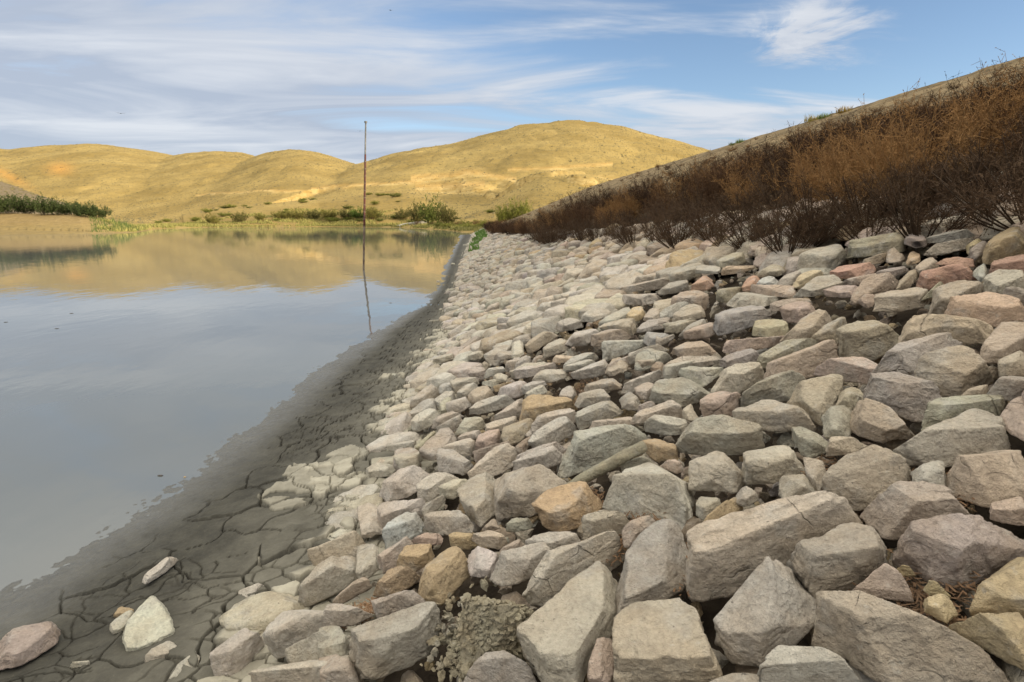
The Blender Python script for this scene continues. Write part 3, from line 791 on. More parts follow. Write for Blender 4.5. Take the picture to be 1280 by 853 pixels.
def rock_shape(poly, T, sub, rng, rough=1.0):
    """poly: convex outline (metres, about its middle), T: thickness. Star-shaped stone cut by tilted planes, then weathered."""
    D, F = ICO[sub]
    H = hull2(poly); ctr = H.mean(0); H = H - ctr
    ext = np.abs(H).max(0) + 1e-4; s = np.array([ext[0], ext[1], T / 2]); size = float(np.sqrt(ext[0] * ext[1]) * 2)
    d = D * s; d = d / np.linalg.norm(d, axis=1, keepdims=True)
    planes = []
    n = len(H)
    for i in range(n):
        a, b = H[i], H[(i + 1) % n]; e = b - a; L = np.hypot(*e)
        if L < 1e-4: continue
        nrm = np.array([e[1], -e[0]]) / L; h = nrm @ a
        phi = rng.uniform(-.12, .42) if rng.uniform() < .75 else rng.uniform(.4, .9); 
        n3 = np.array([nrm[0] * math.cos(phi), nrm[1] * math.cos(phi), math.sin(phi)])
        planes.append((n3, max(h * math.cos(phi) + (-.12 * T) * math.sin(phi) * 1.0, .15 * size * .2)))
    tx, ty = rng.normal(0, .13, 2); n3 = np.array([tx, ty, 1]); n3 /= np.linalg.norm(n3); planes.append((n3, T / 2 * .93))
    planes.append((np.array([0, 0, -1.]), T / 2))
    corners = np.concatenate([np.c_[H, np.full(n, T / 2)], np.c_[H * .8, np.full(n, T / 2)]])
    for k in range(rng.integers(5, 11)):
        az = rng.uniform(0, 2 * math.pi); el = rng.uniform(.3, 1.25)
        n3 = np.array([math.cos(az) * math.cos(el), math.sin(az) * math.cos(el), math.sin(el)])
        planes.append((n3, (corners @ n3).max() * (rng.uniform(.76, .93) if k < 2 else rng.uniform(.88, .985))))
    p = rng.uniform(45, 130)
    acc = np.zeros(len(d))
    for n3, h in planes:
        t = (d @ n3) / h
        acc += np.maximum(t, 0) ** p
    r = acc ** (-1 / p)
    V = d * r[:, None]
    so = rng.uniform(-50, 50, 3)
    q = V / size + so
    disp = .11 * fbm(q * 2.2, 2, 1) + .060 * fbm(q * 5.5, 2, 5)
    if sub >= 3:
        rid = np.abs(noise(q * 6 + 3, 9)); disp = disp - .035 * (rid < .10) * (noise(q * 2.2, 10) > -.1) * (1 - rid / .10)
        disp += .026 * fbm(q * 12, 3, 13)
        # chips: places where a flake has come away leave a flat step
        ch = noise(q * 3.2 + 11, 21); disp -= .06 * sstep(.22, .27, ch)
        ch = noise(q * 6.5 + 17, 22); disp -= .030 * sstep(.24, .29, ch)
    if sub >= 5:
        disp += .013 * fbm(q * 30, 3, 17)
        lay = noise(np.stack([q[:, 0] * 2, q[:, 1] * 2, q[:, 2] * 22 + q[:, 0] * 3], 1), 23); disp += .014 * lay
    V = V * (1 + disp * rough)[:, None] * 1.0
    return V, F, size
def slope_frame(tilt_x=0., tilt_y=0., yaw=0.):
    ex = np.array([1, 0, SLOPE]); ex /= np.linalg.norm(ex); nz = np.cross(ex, [0, 1, 0]); ey = np.cross(nz, ex)
    B = np.stack([ex, ey, nz], 1)
    def rot(ax, a):
        c, s_ = math.cos(a), math.sin(a)
        return np.array([[1, 0, 0], [0, c, -s_], [0, s_, c]]) if ax == 0 else (np.array([[c, 0, s_], [0, 1, 0], [-s_, 0, c]]) if ax == 1 else np.array([[c, -s_, 0], [s_, c, 0], [0, 0, 1]]))
    return B @ rot(2, yaw) @ rot(0, tilt_x) @ rot(1, tilt_y)
BASE = slope_frame()
def on_slope(px, py, lift=.0):                      # pixel to the stone surface
    r = ray(px, py); t = 1.0 / np.linalg.norm(r) * 2
    lo, hi = .3 / np.linalg.norm(r), 90 / np.linalg.norm(r)
    f = lambda t: (EYE + r * t)[2] - max(float(S((EYE + r * t)[0], (EYE + r * t)[1])), .05) - lift
    for _ in range(60):
        m = (lo + hi) / 2
        if f(m) > 0: lo = m
        else: hi = m
    return EYE + r * hi

def tint_cols(n, c, rng):
    c = np.array(c) * rng.uniform(.88, 1.12) * (1 + rng.normal(0, .02, 3)); return np.tile(c, (n, 1))

def moments(P):                                     # centre and covariance of a convex polygon's area
    o = P.mean(0); Q = P - o; R = np.roll(Q, -1, 0); cr = Q[:, 0] * R[:, 1] - R[:, 0] * Q[:, 1]; A = cr.sum() / 2
    c = ((Q + R) * cr[:, None]).sum(0) / (6 * A)
    xx = ((Q[:, 0] ** 2 + Q[:, 0] * R[:, 0] + R[:, 0] ** 2) * cr).sum() / 12; yy = ((Q[:, 1] ** 2 + Q[:, 1] * R[:, 1] + R[:, 1] ** 2) * cr).sum() / 12
    xy = ((Q[:, 0] * R[:, 1] + 2 * Q[:, 0] * Q[:, 1] + 2 * R[:, 0] * R[:, 1] + R[:, 0] * Q[:, 1]) * cr).sum() / 24
    return c + o, np.array([[xx, xy], [xy, yy]]) / A - np.outer(c, c)
def msqrt(C):
    w, v = np.linalg.eigh(C); return v @ np.diag(np.sqrt(np.maximum(w, 1e-6))) @ v.T
TRACED = []
def build_traced(random_seed=7):
    for li, line in enumerate(STONES.strip().splitlines()):
        f = line.split(); crop, tint, key = f[:3]; ox, oy, sc = CROPS[crop]
        px = np.array([[float(a) for a in w.split(',')] for w in f[3:]]) * sc + [ox, oy]
        rng = np.random.default_rng(1000 + li)
        W = np.array([on_slope(x, y, .03) for x, y in px])
        c0 = W.mean(0)
        L = (W - c0) @ BASE[:, :2]
        wid = np.ptp(px[:, 0]); hgt = np.ptp(px[:, 1]); pmin, pmax = px.min(0), px.max(0)
        mid_ = (pmin + pmax) / 2; pmin, pmax = mid_ + (pmin - mid_) * 1.09, mid_ + (pmax - mid_) * 1.09
        dist = float((c0 - EYE) @ fwd); mpp = dist / FPX
        realw = wid * mpp
        offmud = c0[0] < Xe(c0[1]) - .02
        T = float(np.clip((.46 if dist < 2.6 else .36) * min(realw, hgt * mpp * 1.7), .03, .22)) * (0.6 if offmud else 1)
        sub = 6 if wid > 110 else (5 if wid > 46 else 4)
        B = slope_frame(rng.normal(.10, .08), rng.normal(.13, .08))
        if offmud:
            B = np.eye(3)
            W = np.array([at_z(x, y, .07 + T * .2) for x, y in px]); c0 = W.mean(0); L = (W - c0)[:, :2]
        else:
            Wp = []
            for x, y in px:
                r = ray(x, y); t = ((c0 - EYE) @ B[:, 2]) / min(r @ B[:, 2], -1e-6); Wp.append(EYE + r * min(t, 1.6 * dist / FPX))
            L = (np.array(Wp) - c0) @ B[:, :2]
        scl = np.array([1., 1.]); off = np.zeros(3)
        V0, F, size = rock_shape(L, T, sub, rng, .85 if tint != 'white' else .7)
        H = hull2(L); V0[:, :2] += H.mean(0)
        tgt = hull2(mid_ + (px - mid_) * 1.05)
        ct, Ct = moments(tgt); M = np.eye(2)
        for it in range(6):
            V = c0 + off + np.c_[V0[:, :2] @ M.T, V0[:, 2]] @ B.T
            cm, Cm = moments(hull2(project(V[::5])))
            o = c0 + off
            ex = (project((o + B[:, 0] * .01)[None])[0] - project(o[None])[0]) * 100; ey = (project((o + B[:, 1] * .01)[None])[0] - project(o[None])[0]) * 100
            J = np.stack([ex, ey], 1)
            A = msqrt(Ct) @ np.linalg.inv(msqrt(Cm)); K = np.linalg.inv(J) @ A @ J @ M
            u_, s_, v_ = np.linalg.svd(K); M = u_ @ np.diag(np.clip(s_, .45, 1.8)) @ v_
            k = np.linalg.solve(J, ct - cm)
            off = off + np.clip(k[0], -.2, .2) * B[:, 0] * .9 + np.clip(k[1], -.3, .3) * B[:, 1] * .9
        V = np.c_[V0[:, :2] @ M.T, V0[:, 2]]
        loc = c0 + off
        V = V @ B.T
        col = tint_cols(len(V), TINTS[tint], rng)
        nm = 'boulder' if size > .30 and wid > 60 else ('pebble' if key == 'pebble' else 'stone')
        me = mesh_np(nm, V, F, mats=[M_ROCK], cols={'tint': col})
        o = link(nm, me, loc=loc)
        TRACED.append(dict(o=o, px=(pmin + pmax) / 2, w=wid, h=hgt, tint=tint, key=key, mud=offmud, area=wid * hgt, poly=px))

# the remaining stones: one cell of a relaxed pattern each
def clip(poly, m, nrm):
    out = []
    for i in range(len(poly)):
        a, b = poly[i], poly[(i + 1) % len(poly)]
        da, db = (a - m) @ nrm, (b - m) @ nrm
        if da <= 0: out.append(a)
        if da * db < 0: out.append(a + (b - a) * (da / (da - db)))
    return np.array(out)
def in_poly(P, poly):
    c = np.zeros(len(P), bool); j = len(poly) - 1
    for i in range(len(poly)):
        a, b = poly[i], poly[j]
        m = ((a[1] > P[:, 1]) != (b[1] > P[:, 1])) & (P[:, 0] < (b[0] - a[0]) * (P[:, 1] - a[1]) / (b[1] - a[1] + 1e-12) + a[0])
        c ^= m; j = i
    return c
def build_rest():
    rng = np.random.default_rng(77)
    pts = []; rad = []; fixed = []
    # seeds inside the traced stones, so that their neighbours keep clear of them
    occ = []
    for t in TRACED:
        H = hull2(t['poly']); occ.append(H)
    occ.append(np.array([(600, 722), (655, 722), (672, 770), (640, 812), (590, 850), (535, 850), (540, 800), (575, 775)], float))
    cand_n = 90000
    Yc = .7 + (rng.uniform(0, 1, cand_n) ** 1.5) * 64
    lo = Xe(Yc) - .02; hi = U_band_low(Yc) + np.where(Yc < 9, .6, .2)
    Xc = lo + rng.uniform(0, 1, cand_n) * (hi - lo)
    AN = 1.32
    Zc = S(Xc, Yc); P = project(np.stack([Xc, Yc, Zc + .03], 1))
    inside = np.zeros(cand_n, bool)
    for H in occ:
        inside |= in_poly(P, H)
    # fixed seeds first
    idx = np.where(inside)[0]; 
    got = np.zeros((0, 2)); gr = np.zeros(0); gfix = []
    out = []
    cell = {}
    def near(x, y, r):
        k = .5; res = []
        for a in range(int((x - r) // k), int((x + r) // k) + 1):
            for b in range(int((y - r) // k), int((y + r) // k) + 1): res += cell.get((a, b), [])
        return res
    def add(x, y, r, fx):
        out.append((x, y, r, fx)); cell.setdefault((int(x // .5), int(y // .5)), []).append(len(out) - 1)
    for i in idx:
        x, y = Xc[i] / AN, Yc[i]
        if all((out[j][0] - x) ** 2 + (out[j][1] - y) ** 2 > .09 ** 2 for j in near(x, y, .1)): add(x, y, .09, True)
    for i in np.where(~inside)[0]:
        x, y = Xc[i] / AN, Yc[i]; edge = Xc[i] - Xe(y)
        r = rng.choice([.15, .2, .26, .34], p=[.3, .34, .24, .12]) * (.62 + .38 * min(1, max(0, edge) / .9)) * (.87 if y < 20 else .97)
        if all((out[j][0] - x) ** 2 + ((out[j][1] - y)) ** 2 > ((.06 + r * .5) if out[j][3] else (out[j][2] + r) / 2) ** 2 for j in near(x, y, .5)): add(x, y, r, False)
    A = np.array([(a, b) for a, b, _, _ in out]); R = np.array([c for _, _, c, _ in out]); FX = np.array([d for *_, d in out])
    stones = []
    for i in np.where(~FX)[0]:
        js = [j for j in near(A[i, 0], A[i, 1], .9) if j != i]
        r = R[i] * 1.25
        ang = np.linspace(0, 2 * math.pi, 9)[:-1] + rng.uniform(0, 1); poly = np.stack([np.cos(ang), np.sin(ang)], 1) * r
        for j in js:
            d = A[j] - A[i]; L = np.hypot(*d)
            if L > r * 2.6 or L < 1e-6: continue
            w = .5 + .5 * (R[i] - R[j]) / (R[i] + R[j]) * .6
            poly = clip(poly, d * w, d / L)
            if len(poly) < 3: break
        if len(poly) < 3: continue
        poly = poly * (rng.uniform(1.06, 1.30) if A[i, 1] < 6 else rng.uniform(.86, 1.04))
        stones.append((A[i] * [AN, 1], poly * [AN, 1]))
    print('rest stones', len(stones))
    pal_low = ['pale'] * 6 + ['white'] * 2 + ['cream'] * 3 + ['grey'] * 4 + ['cool', 'tan', 'olive']
    pal_up = ['tan'] * 4 + ['pink'] * 3 + ['grey'] * 3 + ['peach'] * 2 + ['cream'] * 2 + ['mauve', 'pale', 'cool', 'ochre', 'brown', 'redtop']
    info = []
    for c, poly in stones:
        up = (c[0] - Xe(c[1])) / max(U_band_low(c[1]) - Xe(c[1]), .5)
        tint = rng.choice(pal_up if rng.uniform() < sstep(.35, .95, up) * (1 if c[1] < 12 else .45) else pal_low)
        e = np.ptp(poly, 0); sc = math.sqrt(e[0] * e[1]); T = sc * rng.uniform(.27, .48) * (1 + .7 * float(sstep(5, 12, c[1])))
        z = float(S(c[0], c[1])) + rng.uniform(-.034, .024) * min(1, sc / .25) * (1 + float(sstep(6, 14, c[1]))) - .1 * T
        pp = project(np.array([[c[0], c[1], z]]))[0]; dist = math.hypot(c[0], c[1])
        info.append(dict(c=c, poly=poly, T=T, z=z, tint=tint, px=pp, pw=sc / max(dist, .5) * FPX, dist=dist, sc=sc))
    vis = [k for k in range(len(info)) if -5 < info[k]['px'][0] < 1285 and -5 < info[k]['px'][1] < 860 and info[k]['c'][0] < U_band_low(info[k]['c'][1]) + .2]
    vis.sort(key=lambda k: -info[k]['pw'])
    single = set(vis[:max(0, 299 - len(TRACED) - 6)])
    SV, SF, SC, base = [], [], [], 0
    for k, s in enumerate(info):
        r2 = np.random.default_rng(5000 + k)
        sub = 4 if s['pw'] > 26 else (3 if s['pw'] > 9 else 2)
        V, F, size = rock_shape(s['poly'], s['T'], sub, r2, .9)
        B = slope_frame(r2.normal(.13, .10), r2.normal(.16, .10), 0)
        V = V @ B.T
        far_shade = 1 - .26 * float(sstep(5, 14, s['c'][1]))  # far stones coloured darker, standing in for the shade in their gaps
        col = tint_cols(len(V), TINTS[s['tint']], r2) * far_shade
        if k in single:
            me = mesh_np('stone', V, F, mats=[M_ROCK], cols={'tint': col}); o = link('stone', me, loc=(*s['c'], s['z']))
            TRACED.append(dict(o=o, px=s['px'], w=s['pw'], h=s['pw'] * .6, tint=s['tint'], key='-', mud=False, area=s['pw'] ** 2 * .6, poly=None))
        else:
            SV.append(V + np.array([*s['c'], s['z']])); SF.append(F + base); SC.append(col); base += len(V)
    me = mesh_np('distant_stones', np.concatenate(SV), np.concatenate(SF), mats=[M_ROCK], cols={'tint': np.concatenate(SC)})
    tag(link('distant_stones', me), 'countless smaller stones covering the far and upper parts of the bank', 'stones', kind='stuff')
    # rubble filling the gaps
    n = 8500; Y = .9 + rng.uniform(0, 1, n) ** 1.6 * 16; X = Xe(Y) - .12 + rng.uniform(0, 1, n) * (U_band_low(Y) + .3 - Xe(Y))
    near_edge = np.exp(-(X - Xe(Y)).clip(0, 9) * 2)
    r = rng.uniform(.010, .042, n); r[rng.uniform(0, 1, n) > .8] *= 1.9
    Z = S(X, Y).clip(.07, 99) - .085 + rng.uniform(-.03, .03, n)
    SV, SF, SC, base = [], [], [], 0
    D, F = ICO[2]
    protos = [rock_shape(rng.uniform(-1, 1, (7, 2)), 1.1, 2, np.random.default_rng(i))[0] for i in range(24)]
    for i in range(n):
        V = protos[i % 24] * r[i]; a = rng.uniform(0, 6.28); V = V @ slope_frame(0, 0, a).T
        SV.append(V + [X[i], Y[i], Z[i]]); SF.append(F + base); base += len(V)
        up = X[i] - Xe(Y[i]); SC.append(tint_cols(len(V), TINTS[rng.choice(['grey', 'brown', 'tan', 'ochre', 'pale'] if up > .5 else ['pale', 'grey', 'grey', 'olive'])], rng) * .8)
    me = mesh_np('rubble', np.concatenate(SV), np.concatenate(SF), smooth=False, mats=[M_ROCK], cols={'tint': np.concatenate(SC)})
    tag(link('rubble', me), 'small rubble and gravel lying in the gaps between the stones', 'rubble', kind='stuff')

ADJ = {'pale': 'pale grey', 'white': 'chalky white', 'cream': 'cream', 'tan': 'tan', 'grey': 'grey', 'cool': 'bluish grey', 'blue': 'pale blue', 'pink': 'pinkish',
       'mauve': 'mauve', 'redtop': 'grey and reddish', 'rust': 'rusty', 'red': 'reddish', 'peach': 'peach', 'ochre': 'ochre', 'yellow': 'yellowish', 'olive': 'olive', 'brown': 'dark brown'}
def label_stones():
    marks = [t for t in TRACED if t['key'] in NAMED]
    used = set()
    for t in TRACED:
        if t['key'] in NAMED: continue
        size = 'large' if t['w'] > 85 else 'medium' if t['w'] > 50 else 'small' if t['w'] > 24 else 'tiny'
        asp = t['w'] / max(t['h'], 1); shape = 'elongated' if asp > 2.5 else 'flat' if asp > 1.8 else 'upright' if asp < .85 else 'angular' if asp > 1.25 else 'blocky'
        ms = sorted(marks, key=lambda m: np.hypot(*(m['px'] - t['px']) / [1.2, .8]))
        done = False
        for m in ms[:9]:
            d = t['px'] - m['px']; a = math.degrees(math.atan2(-d[1], d[0])) % 360
            rel = ['right of', 'above and right of', 'above', 'above and left of', 'left of', 'below and left of', 'below', 'below and right of'][int((a + 22.5) // 45) % 8]
            gap = np.hypot(*d) - (t['w'] + m['w']) / 2
            near_ = 'just ' if gap < 12 else 'a little way ' if gap < 60 else 'well '
            lab = f"{size} {ADJ[t['tint']]} {shape} stone {near_}{rel} the {NAMED[m['key']][0]}"
            if lab not in used and len(lab.split()) <= 16: done = True; break
        used.add(lab); t['lab'] = lab
    for t in TRACED:
        lab = NAMED[t['key']][1] if t['key'] in NAMED else t['lab']
        nm = t['o'].name.split('.')[0]
        tag(t['o'], lab, 'pebble' if nm == 'pebble' else 'boulder' if nm == 'boulder' else 'stone', 'stones laid on the dam bank')

def prism_bar(name, a, b, w, h, m, tint):
    a, b = np.array(a, float), np.array(b, float); ax = b - a; L = np.linalg.norm(ax); ax /= L
    side = np.cross(ax, [0, 0, 1]); side /= np.linalg.norm(side); up = np.cross(side, ax)
    n = 60; V = []
    rng = np.random.default_rng(3)
    for i in range(n):
        t = i / (n - 1); tap = .55 + .45 * min(1, t * 5) if t < .2 else 1
        if i in (0, n - 1): tap *= .82
        for k in range(12):
            an = 2 * math.pi * k / 12; cx, cy = math.cos(an), math.sin(an); q = (abs(cx) ** 6 + abs(cy) ** 6) ** (-1 / 6)
            V.append(a + ax * L * t + side * cx * q * w / 2 * tap + up * cy * q * h / 2 * tap)
    V = np.array(V); V += (fbm(V * 18, 3, 3)[:, None] * .006) * (side + up)
    Q = [(i * 12 + k, i * 12 + (k + 1) % 12, (i + 1) * 12 + (k + 1) % 12, (i + 1) * 12 + k) for i in range(n - 1) for k in range(12)]
    V = np.vstack([V, a - ax * .004, b + ax * .004]); c0, c1 = len(V) - 2, len(V) - 1
    Q += [(c0, (k + 1) % 12, k, k) for k in range(12)] + [(c1, (n - 1) * 12 + k, (n - 1) * 12 + (k + 1) % 12, (n - 1) * 12 + (k + 1) % 12) for k in range(12)]
    me = bpy.data.meshes.new(name); me.from_pydata([tuple(v) for v in V], [], [tuple(dict.fromkeys(q)) for q in Q]); me.update()
    for p in me.polygons: p.use_smooth = True
    ca = me.color_attributes.new('tint', 'FLOAT_COLOR', 'POINT'); ca.data.foreach_set('color', np.tile([*tint, 1.], (len(V), 1)).astype(np.float32).ravel())
    me.materials.append(m)
    return link(name, me)
# ------------------------------------------------------------------ plants
def ribbon(pts, w0, w1, V, Q, rng):
    pts = np.asarray(pts); n = len(pts)
    d = pts[-1] - pts[0]; s = np.cross(d, rng.normal(0, 1, 3)); s /= np.linalg.norm(s) + 1e-9; s2 = np.cross(d / (np.linalg.norm(d) + 1e-9), s)
    b = len(V)
    for i, p in enumerate(pts):
        w = w0 + (w1 - w0) * i / (n - 1)
        for k in range(3):
            a = 2.094 * k; V.append(p + (s * math.cos(a) + s2 * math.sin(a)) * w * .5)
    for i in range(n - 1):
        for k in range(3):
            Q.append((b + i * 3 + k, b + i * 3 + (k + 1) % 3, b + (i + 1) * 3 + (k + 1) % 3, b + (i + 1) * 3 + k))
def shrub_meshes(seed, h=1.0, spread=.6, stems=26, twigs=9, fuzz=5, leaf=.012, m_twig=None, m_stem=None, upright=.6, tw=.0035):
    rng = np.random.default_rng(seed)
    SV, SQ, TV, TQ, LV, LQ = [], [], [], [], [], []
    for i in range(stems):
        az = rng.uniform(0, 2 * math.pi); r = spread * math.sqrt(rng.uniform(.02, 1)); hh = h * rng.uniform(.55, 1.05) * (1 - .35 * (r / spread) ** 2)
        base = np.array([math.cos(az), math.sin(az), 0]) * r * .18 * (1 - upright * .3)
        tip = np.array([math.cos(az) * r, math.sin(az) * r, hh])
        ctrl = base * .5 + tip * .5 + np.array([0, 0, -.08 * h]) + rng.normal(0, .05 * h, 3)
        P = [(1 - t) ** 2 * base + 2 * t * (1 - t) * ctrl + t * t * tip for t in np.linspace(0, 1, 6)]
        ribbon(P, .012, .004, SV, SQ, rng)
        for j in range(twigs):
            t = rng.uniform(.25, 1); k = min(int(t * 5), 4); p = P[k] + (P[k + 1] - P[k]) * (t * 5 - k)
            d = (P[k + 1] - P[k]); d = d / np.linalg.norm(d) * .7 + rng.normal(0, .55, 3) + [0, 0, .25]; d = d / np.linalg.norm(d)
            L = h * rng.uniform(.12, .30); p2 = p + d * L
            ribbon([p, p + d * L * .5 + rng.normal(0, .02, 3) * h, p2], tw * 1.3, tw * .7, TV, TQ, rng)
            for f in range(fuzz):
                t2 = rng.uniform(.15, 1); q = p + d * L * t2; e = d * .6 + rng.normal(0, .6, 3); e /= np.linalg.norm(e)
                l2 = h * rng.uniform(.04, .11); q2 = q + e * l2
                s = np.cross(e, rng.normal(0, 1, 3)); s /= np.linalg.norm(s) + 1e-9; w = tw * .55
                b = len(TV); TV += [q - s * w, q + s * w, q2 + s * w * .6, q2 - s * w * .6]; TQ.append((b, b + 1, b + 2, b + 3))
                for g in range(2):
                    c = q + e * l2 * rng.uniform(.2, 1.05); a1 = rng.normal(0, 1, 3); a1 /= np.linalg.norm(a1); a2 = np.cross(a1, rng.normal(0, 1, 3)); a2 /= np.linalg.norm(a2) + 1e-9
                    z = leaf * rng.uniform(.5, 1.2); b = len(TV); TV += [c - a1 * z * 1.4, c - a2 * z * .5, c + a1 * z * 1.4, c + a2 * z * .5]; TQ.append((b, b + 1, b + 2, b + 3))
    return (mesh_np('twigs', TV, TQ, smooth=False, mats=[m_twig]), mesh_np('stem', SV, SQ, mats=[m_stem]))
def place_shrub(name, child, pr, loc, s, sz, rz, color, label, cat, group, tilt=(0, 0)):
    o = link(name, pr[0], loc=loc); o.rotation_euler = (tilt[0], tilt[1], rz); o.scale = (s, s, sz); o.color = (*color, 1)
    c = link(child, pr[1], parent=o); c.color = (*color, 1)
    return tag(o, label, cat, group)
def grass_mesh(seed, n, rad, h, w, m, name='grass'):
    rng = np.random.default_rng(seed); V, Q = [], []
    for i in range(n):
        a = rng.uniform(0, 6.283); r = rad * math.sqrt(rng.uniform(0, 1)); p = np.array([math.cos(a) * r, math.sin(a) * r, -.01])
        hh = h * rng.uniform(.4, 1) ; lean = rng.normal(0, .3, 2) * hh; s = np.array([math.cos(a * 3), math.sin(a * 3), 0]) * w
        b = len(V); t = p + [lean[0] * .4, lean[1] * .4, hh * .6]; V += [p - s, p + s, t + s * .7, t - s * .7, p + [lean[0], lean[1], hh]]
        Q += [(b, b + 1, b + 2), (b, b + 2, b + 3), (b + 3, b + 2, b + 4)]
    return mesh_np(name, V, Q, smooth=False, mats=[m])

def dam_z(x, y): return float(S_taper(np.array([x]), np.array([y]))[0])
def build_plants():
    rng = np.random.default_rng(19)
    mt = plant_material('dry_twigs', (.185, .122, .072), (.30, .205, .118)); ms = plant_material('dry_stem', (.16, .12, .08), (.24, .18, .12))
    dry = [shrub_meshes(100 + k, 1.0, .55 + .12 * (k % 3), 42, 11, 6, .0075, mt, ms, tw=.0032) for k in range(7)]
    low = [shrub_meshes(200 + k, .45, .42, 34, 9, 6, .0045, mt, ms, tw=.0026) for k in range(3)]
    RUST, DARK, GOLD, GREY = (.36, .285, .24), (.16, .135, .125), (1.05, .85, .56), (.32, .29, .28)
    G = 'dry shrubs in the thicket on the dam'
    LAB = {'RUST': 'rust brown leafless shrub in the dense thicket above the stones', 'DARK': 'dark blackish brown shrub in the dense thicket above the stones',
           'GOLD': 'golden brown feathery shrub standing out in the thicket above the stones', 'GREY': 'low dark grey twiggy shrub growing among stones under the thicket'}
    # a few individual shrubs seen in the photograph
    spots = [((1140, 262), 'GOLD', 1.0, 'large golden twiggy bush with pale bare stalk at the thicket front'), ((1075, 268), 'GOLD', .9, 'golden brown tall shrub left of the largest golden bush'),
             ((1240, 215), 'GOLD', 1.1, 'airy golden brown shrub nearest the frame edge in the thicket'), ((1020, 262), 'GOLD', .95, 'tall golden feathery shrub in the middle of the thicket'),
             ((930, 262), 'GOLD', .8, 'amber coloured shrub halfway along the thicket'), ((760, 285), 'GOLD', .8, 'small amber shrub near the thin end of the thicket'),
             ((825, 276), 'RUST', .8, 'rust coloured rounded shrub at the thicket foot')]
    out = []
    for (u, v), c, s, lab in spots:
        p = on_slope(u, v); out.append((p[0], p[1])); z = dam_z(p[0], p[1]) - .04
        place_shrub('dry_shrub', 'stem', dry[len(out) % 7], (p[0], p[1], z), s * .75, min(s * .8, max(.35, .27 * p[0] + E - z)), rng.uniform(0, 6), {'GOLD': GOLD, 'RUST': RUST}[c], lab, 'shrub', None)
    cand = 0; cell = []
    while len(cell) < 292 and cand < 14000:
        cand += 1
        y = 1.0 + rng.uniform(0, 1) ** 1.7 * 60; lo_, hi_ = U_band_low(y), U_band_high(y)
        x = lo_ + .1 + rng.uniform(0, 1) * max(hi_ - lo_ - .1, .3) + (.3 if y < 6 else 0)
        if y < 16 and rng.uniform() < .16: x = lo_ - rng.uniform(0, .4)
        md = .36 + .016 * y
        if any((a - x) ** 2 + (b - y) ** 2 < md * md for a, b in cell + out): continue
        p = project(np.array([[x, y, dam_z(x, y) + .3]]))[0]
        if p[0] > 1420: continue
        cell.append((x, y))
        t = (x - lo_) / max(hi_ - lo_, .5)
        if t < .13 and y < 18: c, pr, s = 'GREY', low[rng.integers(3)], rng.uniform(.8, 1.4)
        else:
            c = rng.choice(['RUST', 'DARK', 'GOLD'], p=[.42, .36, .22]); pr = dry[rng.integers(7)]; s = rng.uniform(.62, 1.0)
            if t > .8: s *= .8
            if y > 20: s *= .95
        colr = {'RUST': RUST, 'DARK': DARK, 'GOLD': GOLD, 'GREY': GREY}[c]; k = rng.uniform(.8, 1.15)
        hcap = max(.22, rng.uniform(.245, .285) * x + E - dam_z(x, y)) * (1.0 if pr in dry else 2.0)
        place_shrub('dry_shrub', 'stem', pr, (x, y, dam_z(x, y) - .05), s, min(s * rng.uniform(.8, 1.05), hcap), rng.uniform(0, 6.28), tuple(v * k for v in colr), LAB[c], 'shrub', G + ', ' + c.lower(), (rng.normal(0, .08), -.12 + rng.normal(0, .08)))
    # low dark shrubs growing through the stones at the upper right
    for i, (u, v) in enumerate([(985, 320), (1015, 305), (1085, 283), (1180, 262), (1230, 262), (960, 300), (1130, 275), (1255, 245)]):
        p = on_slope(u, v); place_shrub('dry_shrub', 'stem', low[i % 3], (p[0], p[1], S(p[0], p[1]) - .02), rng.uniform(.75, 1.1), .9, rng.uniform(0, 6), GREY, LAB['GREY'], 'shrub', G + ', grey')
    # green growth
    mg = plant_material('green_leaves', (.09, .13, .035), (.16, .20, .06)); mgs = plant_material('green_stem', (.10, .09, .05), (.14, .12, .07))
    grn = [shrub_meshes(300 + k, 1.0, .8, 40, 8, 4, .036, mg, mgs, tw=.008) for k in range(4)]
    def far_shrub(u, v_top, v_base, dist, width, color, lab, group, k):
        p = at_dist(u, v_base, dist); X, Y, Z, D = hill_surface(np.array([float(u)]), np.array([float(dist)]))
        z = float(Z[0]); top = at_dist(u, v_top, dist)[2]; hgt = max(top - z, .5)
        o = place_shrub('leafy_shrub', 'stem', grn[k % 4], (float(X[0]), float(Y[0]), z - .1), width * 1.15, hgt, k * 1.7, color, lab, 'shrub', group)
    DG, MG, YG = (.42, .42, .45), (.95, .66, .7), (1.35, .92, .8)
    labs = ['tall dark green shrub at the left frame edge on the reddish bank', 'dark green shrub second from the left on the reddish bank', 'dark green shrub third from the left on the reddish bank', 'dark green spiky-topped shrub in the middle of the reddish bank',
            'dark green broad shrub right of the spiky-topped one', 'dark green shrub third from the right end of the reddish bank', 'dark green shrub second from the right end of the reddish bank', 'small dark green shrub at the right end of the reddish bank']
    for k, (u, vt) in enumerate([(-5, 240), (15, 241), (35, 243), (56, 243), (74, 248), (92, 250), (107, 251), (121, 254)]):
        far_shrub(u, vt, 268, 77 + k % 3, 1.9, DG, labs[k], 'dark shrubs on the reddish bank', k)
    for k in range(7): far_shrub(-30 - k * 26, 240, 268, 78, 2.2, DG, 'dark green shrub beyond the frame edge on the reddish bank', 'dark shrubs on the bank beyond the frame', k)
    mid = [(150, 264, 88, 1.0), (163, 266, 90, 1.0), (172, 268, 90, .8)]
